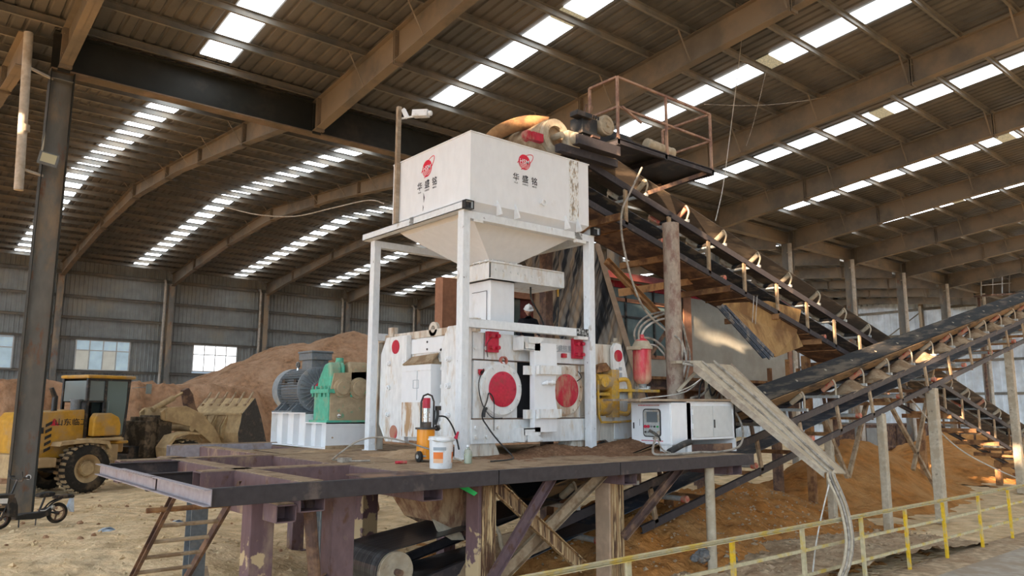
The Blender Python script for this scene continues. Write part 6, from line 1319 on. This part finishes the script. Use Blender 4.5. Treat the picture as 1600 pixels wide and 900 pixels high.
mb = MB(); mb.box(.35, 1.75, -1.22, -.75, 1.62, 1.72); mb.box(.35, .95, -1.1, -.75, 1.3, 1.62); mb.box(1.0, 1.65, -1.12, -.7, .85, 1.5); L(mb, 'side_step', 'loader_d', bevel=.03)
for i, z in enumerate((.6, .95)):
    mb = MB(); mb.bar((1.25, -1.15, z), (1.75, -1.15, z), .18, .04); L(mb, 'step', 'loader_d')
def L(mb, name, m, par=None, **k):      # front end
    for i_ in range(len(mb.v)): mb.v[i_] = V((mb.v[i_].x+.45, mb.v[i_].y, mb.v[i_].z))
    return _L0(mb, name, m, par, **k)
mb = MB(); mb.prism([(-1.4, 1.55), (-1.35, 1.68), (-.45, 1.74), (.25, 1.66), (.35, 1.45), (.27, 1.4), (.17, 1.56), (-.45, 1.64), (-1.3, 1.58)], 'y', -1.3, -.75); L(mb, 'rear_fender', 'loader_d')
mb = MB(); mb.prism([(2.45, 1.0), (2.38, 1.35), (2.7, 1.78), (3.3, 1.9), (3.8, 1.84), (3.8, 1.78), (3.3, 1.82), (2.76, 1.7), (2.5, 1.32), (2.55, 1.0)], 'y', -1.36, -.72); mb.prism([(2.45, 1.0), (2.38, 1.35), (2.7, 1.78), (3.3, 1.9), (3.8, 1.84), (3.8, 1.78), (3.3, 1.82), (2.76, 1.7), (2.5, 1.32), (2.55, 1.0)], 'y', .72, 1.36); L(mb, 'front_fender', 'loader_d')
mb = MB(); mb.box(2.1, 2.55, -.5, .5, .8, 2.45); mb.box(2.55, 3.1, -.6, .6, 1.2, 2.5); mb.box(1.95, 2.2, -.7, .7, 1.0, 2.3); L(mb, 'front_frame', mat('loader_dark', (.07, .055, .04), (.2, .15, .1), .4, 3, rough=.8), bevel=.03)
for v in (-.62, .62):
    mb = MB(); mb.prism([(2.55, 2.62), (2.75, 2.78), (3.6, 2.85), (4.35, 2.55), (5.0, 1.95), (5.35, 1.4), (5.1, 1.22), (4.5, 1.65), (3.9, 2.05), (3.0, 2.25), (2.6, 2.35)], 'y', v-.06, v+.06); L(mb, 'lift_arm', 'loader_d', bevel=.02)
mb = MB(); mb.cyl((3.9, -.7, 2.0), (3.9, .7, 2.0), .12, 12); mb.box(2.7, 2.95, -.75, .75, 2.3, 2.75); L(mb, 'cross_tube', 'loader_d')
mb = MB(); mb.cyl((2.65, 0, 2.7), (3.5, 0, 3.15), .11, 14); mb.cyl((3.5, 0, 3.15), (4.0, 0, 3.42), .05, 12); L(mb, 'tilt_cylinder', 'loader_d', smooth=True)
mb = MB(); mb.prism([(3.85, 3.45), (4.1, 3.55), (4.3, 3.3), (4.45, 2.85), (4.75, 2.4), (4.65, 2.2), (4.3, 2.4), (4.0, 2.9)], 'y', -.1, .1); L(mb, 'rocker_arm', 'rust', bevel=.02)
mb = MB(); mb.bar((4.55, 0, 2.4), (5.15, 0, 2.1), .1, .12); mb.cyl((3.2, -.4, 1.4), (4.3, -.4, 1.9), .08, 12); mb.cyl((3.2, .4, 1.4), (4.3, .4, 1.9), .08, 12); L(mb, 'lift_cylinder', 'loader_d', smooth=True)
def L(mb, name, m, par=None, **k):      # bucket
    for i_ in range(len(mb.v)): mb.v[i_] = V((mb.v[i_].x+.85, mb.v[i_].y, mb.v[i_].z-.08))
    return _L0(mb, name, m, par, **k)
# bucket, rolled back, seen from behind
BW = 1.5; prof = [(5.25, 1.32), (5.05, 1.55), (5.0, 1.9), (5.1, 2.3), (5.15, 2.62), (5.75, 3.25)]
prof2 = [(u+.05, z-.01) for u, z in prof]
mb = MB(); P = prof+[(5.85, 3.2)]+prof2[::-1][1:]+[(5.35, 1.3)]
mb.prism([(5.25, 1.30), (5.05, 1.52), (5.0, 1.88), (5.1, 2.28), (5.15, 2.62), (5.75, 3.25), (5.79, 3.21), (5.22, 2.60), (5.16, 2.26), (5.06, 1.9), (5.11, 1.56), (5.29, 1.35)], 'y', -BW, BW)
mb.prism([(5.25, 1.30), (5.29, 1.34), (6.4, 1.2), (6.4, 1.16)], 'y', -BW, BW)
bu = L(mb, 'bucket', 'loader_d')
mb = MB()
for v in (-BW-.03, BW): mb.prism([(5.25, 1.30), (5.05, 1.52), (5.0, 1.88), (5.1, 2.28), (5.15, 2.62), (5.75, 3.25), (6.1, 2.5), (6.55, 1.15)], 'y', v, v+.03)
L(mb, 'bucket_side', mat('bucket_side_dark', (.06, .055, .05), (.13, .10, .075), .2, 3, rough=.7), bu)
for i in range(6):
    v = -1.3+.52*i; mb = MB(); mb.slab([(5.55, v-.04, 3.06), (5.55, v+.12, 3.06), (5.93, v+.17, 3.52), (5.93, v+.11, 3.52)], .05); mb.box(5.42, 5.6, v-.03, v+.1, 2.92, 3.02); L(mb, 'tooth', 'dusty', bu)
mb = MB()
for v in (-.68, -.54, .54, .68, -.08, .08): mb.prism([(5.0, 1.6), (4.85, 1.75), (4.85, 2.1), (5.12, 2.58), (5.12, 2.3), (5.0, 1.95)], 'y', v-.02, v+.02)
mb.box(5.08, 5.16, -BW, BW, 2.58, 2.66); L(mb, 'hinge_rib', 'loader_d', bu)
L = _L0
def ltext(body, size, u, v, z, m, nm):
    o_ = text(body, size, (u, v, z), (1, 0, 0), (0, 0, 1), m, nm, lo, .004, True, 1.15); return o_
ltext('山东临工', .24, -.32, -.725, 2.22, 'black', 'lettering')
mb = MB(); mb.add([(-1.0, -.728, 2.2), (-.82, -.728, 2.2), (-.91, -.728, 2.42)], [(0, 1, 2)]); mb.add([(-.8, -.728, 2.2), (-.72, -.728, 2.2), (-.87, -.728, 2.42), (-.9, -.728, 2.42)], [(0, 1, 2, 3)]); L(mb, 'maker_mark', 'red')

# ================================================================== ELECTRIC BIKE
ba = math.radians(16)
eb = thing('electric_bike', 'small black electric bike with white front plate parked at the left column', 'bike', (2.86, 18.57, .43), ba, local=True)
def B(mb, name, m, par=None, **k): return mb.build(name, M[m] if isinstance(m, str) else m, par or eb, local=True, **k)
def bwheel(u):
    mb = MB(); mb.lathe((u, -.035, .21), (u, .035, .21), [(.035, .145), (0, .15), (0, .175), (.015, .205), (.035, .21), (.055, .205), (.07, .175), (.07, .15), (.035, .145)], 28, False)
    w_ = B(mb, 'wheel', 'tyre', smooth=True); mb = MB(); mb.ring((u, -.03, .21), (u, .03, .21), .135, .16, 24)
    for i in range(3): a = 2*PI*i/3+.3; mb.bar((u, 0, .21), (u+.15*math.cos(a), 0, .21+.15*math.sin(a)), .025, .03, up=(0, 1, 0))
    mb.cyl((u, -.05, .21), (u, .05, .21), .04, 12); B(mb, 'rim', 'rust', w_)
bwheel(-.62); bwheel(.46)
mb = MB(); mb.prism([(-.36, .16), (-.36, .24), (-.2, .27), (.12, .27), (.2, .32), (.3, .34), (.3, .2), (.1, .14)], 'y', -.1, .1); B(mb, 'footboard', 'black', bevel=.015)
mb = MB(); mb.tube([(-.62, .06, .21), (-.55, .06, .42), (-.46, .02, .62), (-.36, 0, .95)], .02, 8); mb.tube([(-.62, -.06, .21), (-.55, -.06, .42), (-.46, -.02, .6)], .02, 8); B(mb, 'fork', 'black', smooth=True)
mb = MB(); mb.prism([(-.82, .28), (-.8, .36), (-.68, .46), (-.52, .46), (-.46, .4), (-.56, .42), (-.68, .42), (-.78, .34)], 'y', -.05, .05); B(mb, 'front_fender', 'dusty')
mb = MB(); mb.prism([(-.52, .25), (-.56, .5), (-.42, .62), (-.36, .45), (-.34, .2)], 'y', -.14, .14); B(mb, 'leg_shield', 'black', bevel=.02)
mb = MB()
mb.hexa([(-.72, -.13, .5), (-.48, -.13, .48), (-.48, .13, .48), (-.72, .13, .5)], [(-.78, -.17, .68), (-.44, -.17, .68), (-.44, .17, .68), (-.78, .17, .68)]); bsk = B(mb, 'basket', 'black', bevel=.02)
mb = MB(); mb.hexa([(-.72, -.17, .52), (-.58, -.17, .51), (-.58, -.165, .51), (-.72, -.165, .52)], [(-.74, -.185, .62), (-.58, -.185, .61), (-.58, -.18, .61), (-.74, -.18, .62)]); B(mb, 'front_plate', 'plastic', bsk)
mb = MB(); mb.tube([(-.40, -.3, 1.0), (-.36, -.2, .93), (-.36, 0, .92), (-.36, .2, .93), (-.40, .3, 1.0)], .014, 8); B(mb, 'handlebar', 'black', smooth=True)
mb = MB()
for v in (-.3, .3): mb.tube([(-.38, v*.9, .97), (-.42, v, 1.12)], .008, 6); mb.tube([(-.40, v, 1.0), (-.28, v*1.1, .98)], .018, 8)
B(mb, 'mirror_stalk', 'black', smooth=True)
mb = MB(); mb.ring((-.28, -.25, 1.0), (-.28, -.27, 1.0), .03, .05, 16); B(mb, 'mirror', 'plastic', smooth=True)
mb = MB(); mb.ball((-.28, -.25, 1.0), .035, 10); B(mb, 'mirror_back', 'black', smooth=True)
mb = MB(); mb.tube([(.1, 0, .27), (.16, 0, .45), (.2, 0, .58)], .022, 8); mb.tube([(.2, .06, .28), (.32, .06, .42), (.5, .06, .5)], .018, 8); mb.tube([(.2, -.06, .28), (.32, -.06, .42), (.5, -.06, .5)], .018, 8); mb.tube([(.46, .07, .21), (.2, .07, .26)], .018, 8); mb.tube([(.46, -.07, .21), (.2, -.07, .26)], .018, 8); B(mb, 'rear_frame', 'black', smooth=True)
mb = MB(); mb.prism([(.03, .57), (.05, .63), (.2, .655), (.34, .65), (.36, .6), (.3, .56), (.1, .55)], 'y', -.11, .11); B(mb, 'seat', 'rubber', bevel=.03)
mb = MB(); mb.prism([(.36, .50), (.38, .57), (.72, .57), (.76, .53), (.74, .49)], 'y', -.09, .09); B(mb, 'rear_seat', 'rubber', bevel=.02)
mb = MB(); mb.prism([(.66, .3), (.72, .5), (.75, .5), (.78, .2), (.74, .2)], 'y', -.06, .06); B(mb, 'mudguard', 'bag')
mb = MB(); mb.tube([(.28, -.08, .36), (.18, -.1, .3), (.08, -.1, .3)], .012, 6); mb.ball((.33, -.07, .34), .05, 10); B(mb, 'shock_absorber', 'steelg')
mb = MB(); mb.tube([(.02, -.08, .16), (.0, -.12, .02)], .012, 6); mb.tube([(-.3, -.08, .2), (-.32, -.14, .02)], .012, 6); B(mb, 'kickstand', 'black')

# ================================================================== YARD ODDMENTS
cn = thing('scrap_skip', 'dark rusty steel container standing behind the conveyor posts', 'container', (44, 21.4, 0))
p0, p1 = at(1335, 665, y=20.7), at(1455, 665, y=20.7)
mb = MB(); mb.box(p0.x, p1.x, 20.7, 22.2, 0, p0.z); mb.box(p0.x-.08, p1.x+.08, 20.64, 22.26, p0.z-.08, p0.z+.02)
for i in range(9): x = p0.x+(p1.x-p0.x)*i/8; mb.box(x-.06, x+.06, 20.63, 20.7, 0, p0.z)
mb.build('skip_body', M['rust'], cn)
mb = MB(); mb.box(p0.x+1.2, p0.x+3, 20.60, 20.63, .3, p0.z-.15); mb.build('grey_panel', M['wall'], cn)
for i, (px0, py0, px1, py1, m_, lb) in enumerate(((1392, 715, 1450, 712, 'steelg', 'pale metal pipe lying on soil right of the peaked mound'), (1380, 700, 1470, 697, 'rust', 'rusty pipe lying behind the peaked mound'), (1395, 722, 1445, 719, 'rust_o', 'short ochre pipe beside the pale metal pipe'))):
    y = 17.0+.4*i; a, b = at(px0, py0, y=y), at(px1, py1, y=y); mb = MB(); mb.cyl(a, b, .09, 12); mb.box(a.x+.2, a.x+.35, y-.1, y+.1, -.05, a.z); mb.box(b.x-.35, b.x-.2, y-.1, y+.1, -.05, b.z)
    tag(mb.build('scrap_pipe', M[m_], smooth=True), lb, 'pipe')
mb = MB(); mb.slab([at(1395, 716, y=16.4), at(1440, 716, y=16.4), at(1440, 719, y=16), at(1395, 719, y=16)], .02)
br_ = thing('bent_plate', 'curved rusty steel plate lying on the ground under the platform', 'steel plate', (5.9, 12.2, 0))
c0 = at(577, 803, z=.0)
mb = MB(); R_ = .34; n = 12; A_ = [V((0, -R_*math.cos(PI*.9*i/n), R_*math.sin(PI*.9*i/n)+.02)) for i in range(n+1)]; dv_ = V((.55, .75, 0))
vs = [c0+V((0, 0, 0))+p for p in A_]+[c0+dv_+p for p in A_]+[c0+p*.93 for p in A_]+[c0+dv_+p*.93 for p in A_]
m_ = n+1; mb.add(vs, [(i, i+1, m_+i+1, m_+i) for i in range(n)]+[(2*m_+i, 3*m_+i, 3*m_+i+1, 2*m_+i+1) for i in range(n)]+[(i, 2*m_+i, 2*m_+i+1, i+1) for i in range(n)]+[(0, m_, 3*m_, 2*m_), (n, 2*m_+n, 3*m_+n, m_+n)])
mb.build('plate_shell', M['rust_o'], br_)
mb = MB(); mb.ball(at(563, 773, z=.2), .22, 12, 1.0); tag(mb.build('blue_bag', mat('blue_plastic', (.06, .16, .34), (.5, .5, .5), .25, 6, rough=.4), smooth=True), 'small rounded blue bag on the ground under the platform', 'bag')
def litter(px0, py0, lb, s_=.14, m='bag'):
    c = at(px0, py0, z=gz(*at(px0, py0, z=.15).xy)+.02); mb = MB(); n = 9
    vs = [c+V((s_*math.cos(2*PI*i/n)*(1+.3*math.sin(3*i)), s_*1.3*math.sin(2*PI*i/n)*(1+.25*math.cos(5*i)), .02*math.sin(4*i))) for i in range(n)]+[c+V((.3*s_, -.2*s_, .07)), c+V((-.4*s_, .3*s_, .05))]
    mb.add(vs, [(i, (i+1) % n, 9 if i < 5 else 10) for i in range(n)]+[(0, 9, 10), (5, 10, 9)]); tag(mb.build('plastic_litter', M[m]), lb, 'litter')
litter(167, 829, 'crumpled pale blue plastic bag on the ground right of the bike', .17); litter(276, 817, 'small scrap of clear plastic on the ground behind the ladder', .16)
random.seed(3)
for i in range(46):
    px0, py0 = random.uniform(5, 620), random.uniform(790, 895)
    if i > 30: px0, py0 = random.uniform(130, 420), random.uniform(740, 800)
    c = at(px0, py0, z=.05); c.z = gz(c.x, c.y); r_ = random.uniform(.025, .06)
    mb = MB(); mb.ball(c+V((0, 0, r_*.3)), r_, 6, .7)
    for k in range(len(mb.v)): mb.v[k] += V((random.uniform(-1, 1), random.uniform(-1, 1), random.uniform(-1, 1)))*r_*.25
    tag(mb.build('clay_clod', SOILM), 'small clod of clay on the open dirt yard', 'clod', 'clay clods scattered over the dirt yard')
for px0, py0, r_, lb in ((1098, 868, .13, 'grey rock beside the white pipe post behind the railing'), (1085, 872, .07, 'small brown stone left of the grey rock'), (1148, 874, .06, 'small stone beside the second railing post')):
    c = at(px0, py0, y=7.6); mb = MB(); mb.ball(c, r_, 8, .8)
    for k in range(len(mb.v)): mb.v[k] += V((random.uniform(-1, 1), random.uniform(-1, 1), random.uniform(-1, 1)))*r_*.2
    tag(mb.build('rock', M['rock']), lb, 'rock')
ppw = thing('pallet_scrap', 'broken timber and steel scraps on the ground behind the first platform column', 'scrap', (4.2, 12.5, 0))
for a, b in (((3.6, 12.2, .08), (5.0, 12.4, .08)), ((3.9, 12.6, .16), (5.1, 12.1, .14)), ((4.2, 12.0, .05), (4.4, 12.9, .3)), ((4.7, 11.9, .06), (4.9, 12.8, .06))):
    mb = MB(); mb.bar(a, b, .12, .06); mb.build('board', M['wood'], ppw)
# far catwalk at the right edge
fc = thing('far_catwalk', 'small railed steel platform high at the right edge behind the conveyor', 'platform', (46, 18, 8))
q = lambda a, b: at(a, b, y=18.0)
mb = MB(); mb.bar(q(1535, 462), q(1640, 456), 1.0, .1); mb.build('deck', M['rust'], fc)
for a in (1533, 1551, 1566, 1577, 1598): mb = MB(); mb.bar(q(a, 462), q(a, 430-(a-1533)*.09), .06, .06); mb.build('handrail_post', M['steelg'], fc)
for y_ in (430, 446): mb = MB(); mb.bar(q(1533, y_), q(1640, y_-9), .05, .05); mb.build('handrail', M['steelg'], fc)
for a in (1540, 1625): p = q(a, 464); mb = MB(); mb.bar((p.x, p.y+.4, 0), (p.x, p.y+.4, p.z), .14, .14); mb.build('leg', M['rust'], fc)
for px0, z0 in ((1500, 5.0),):
    pass
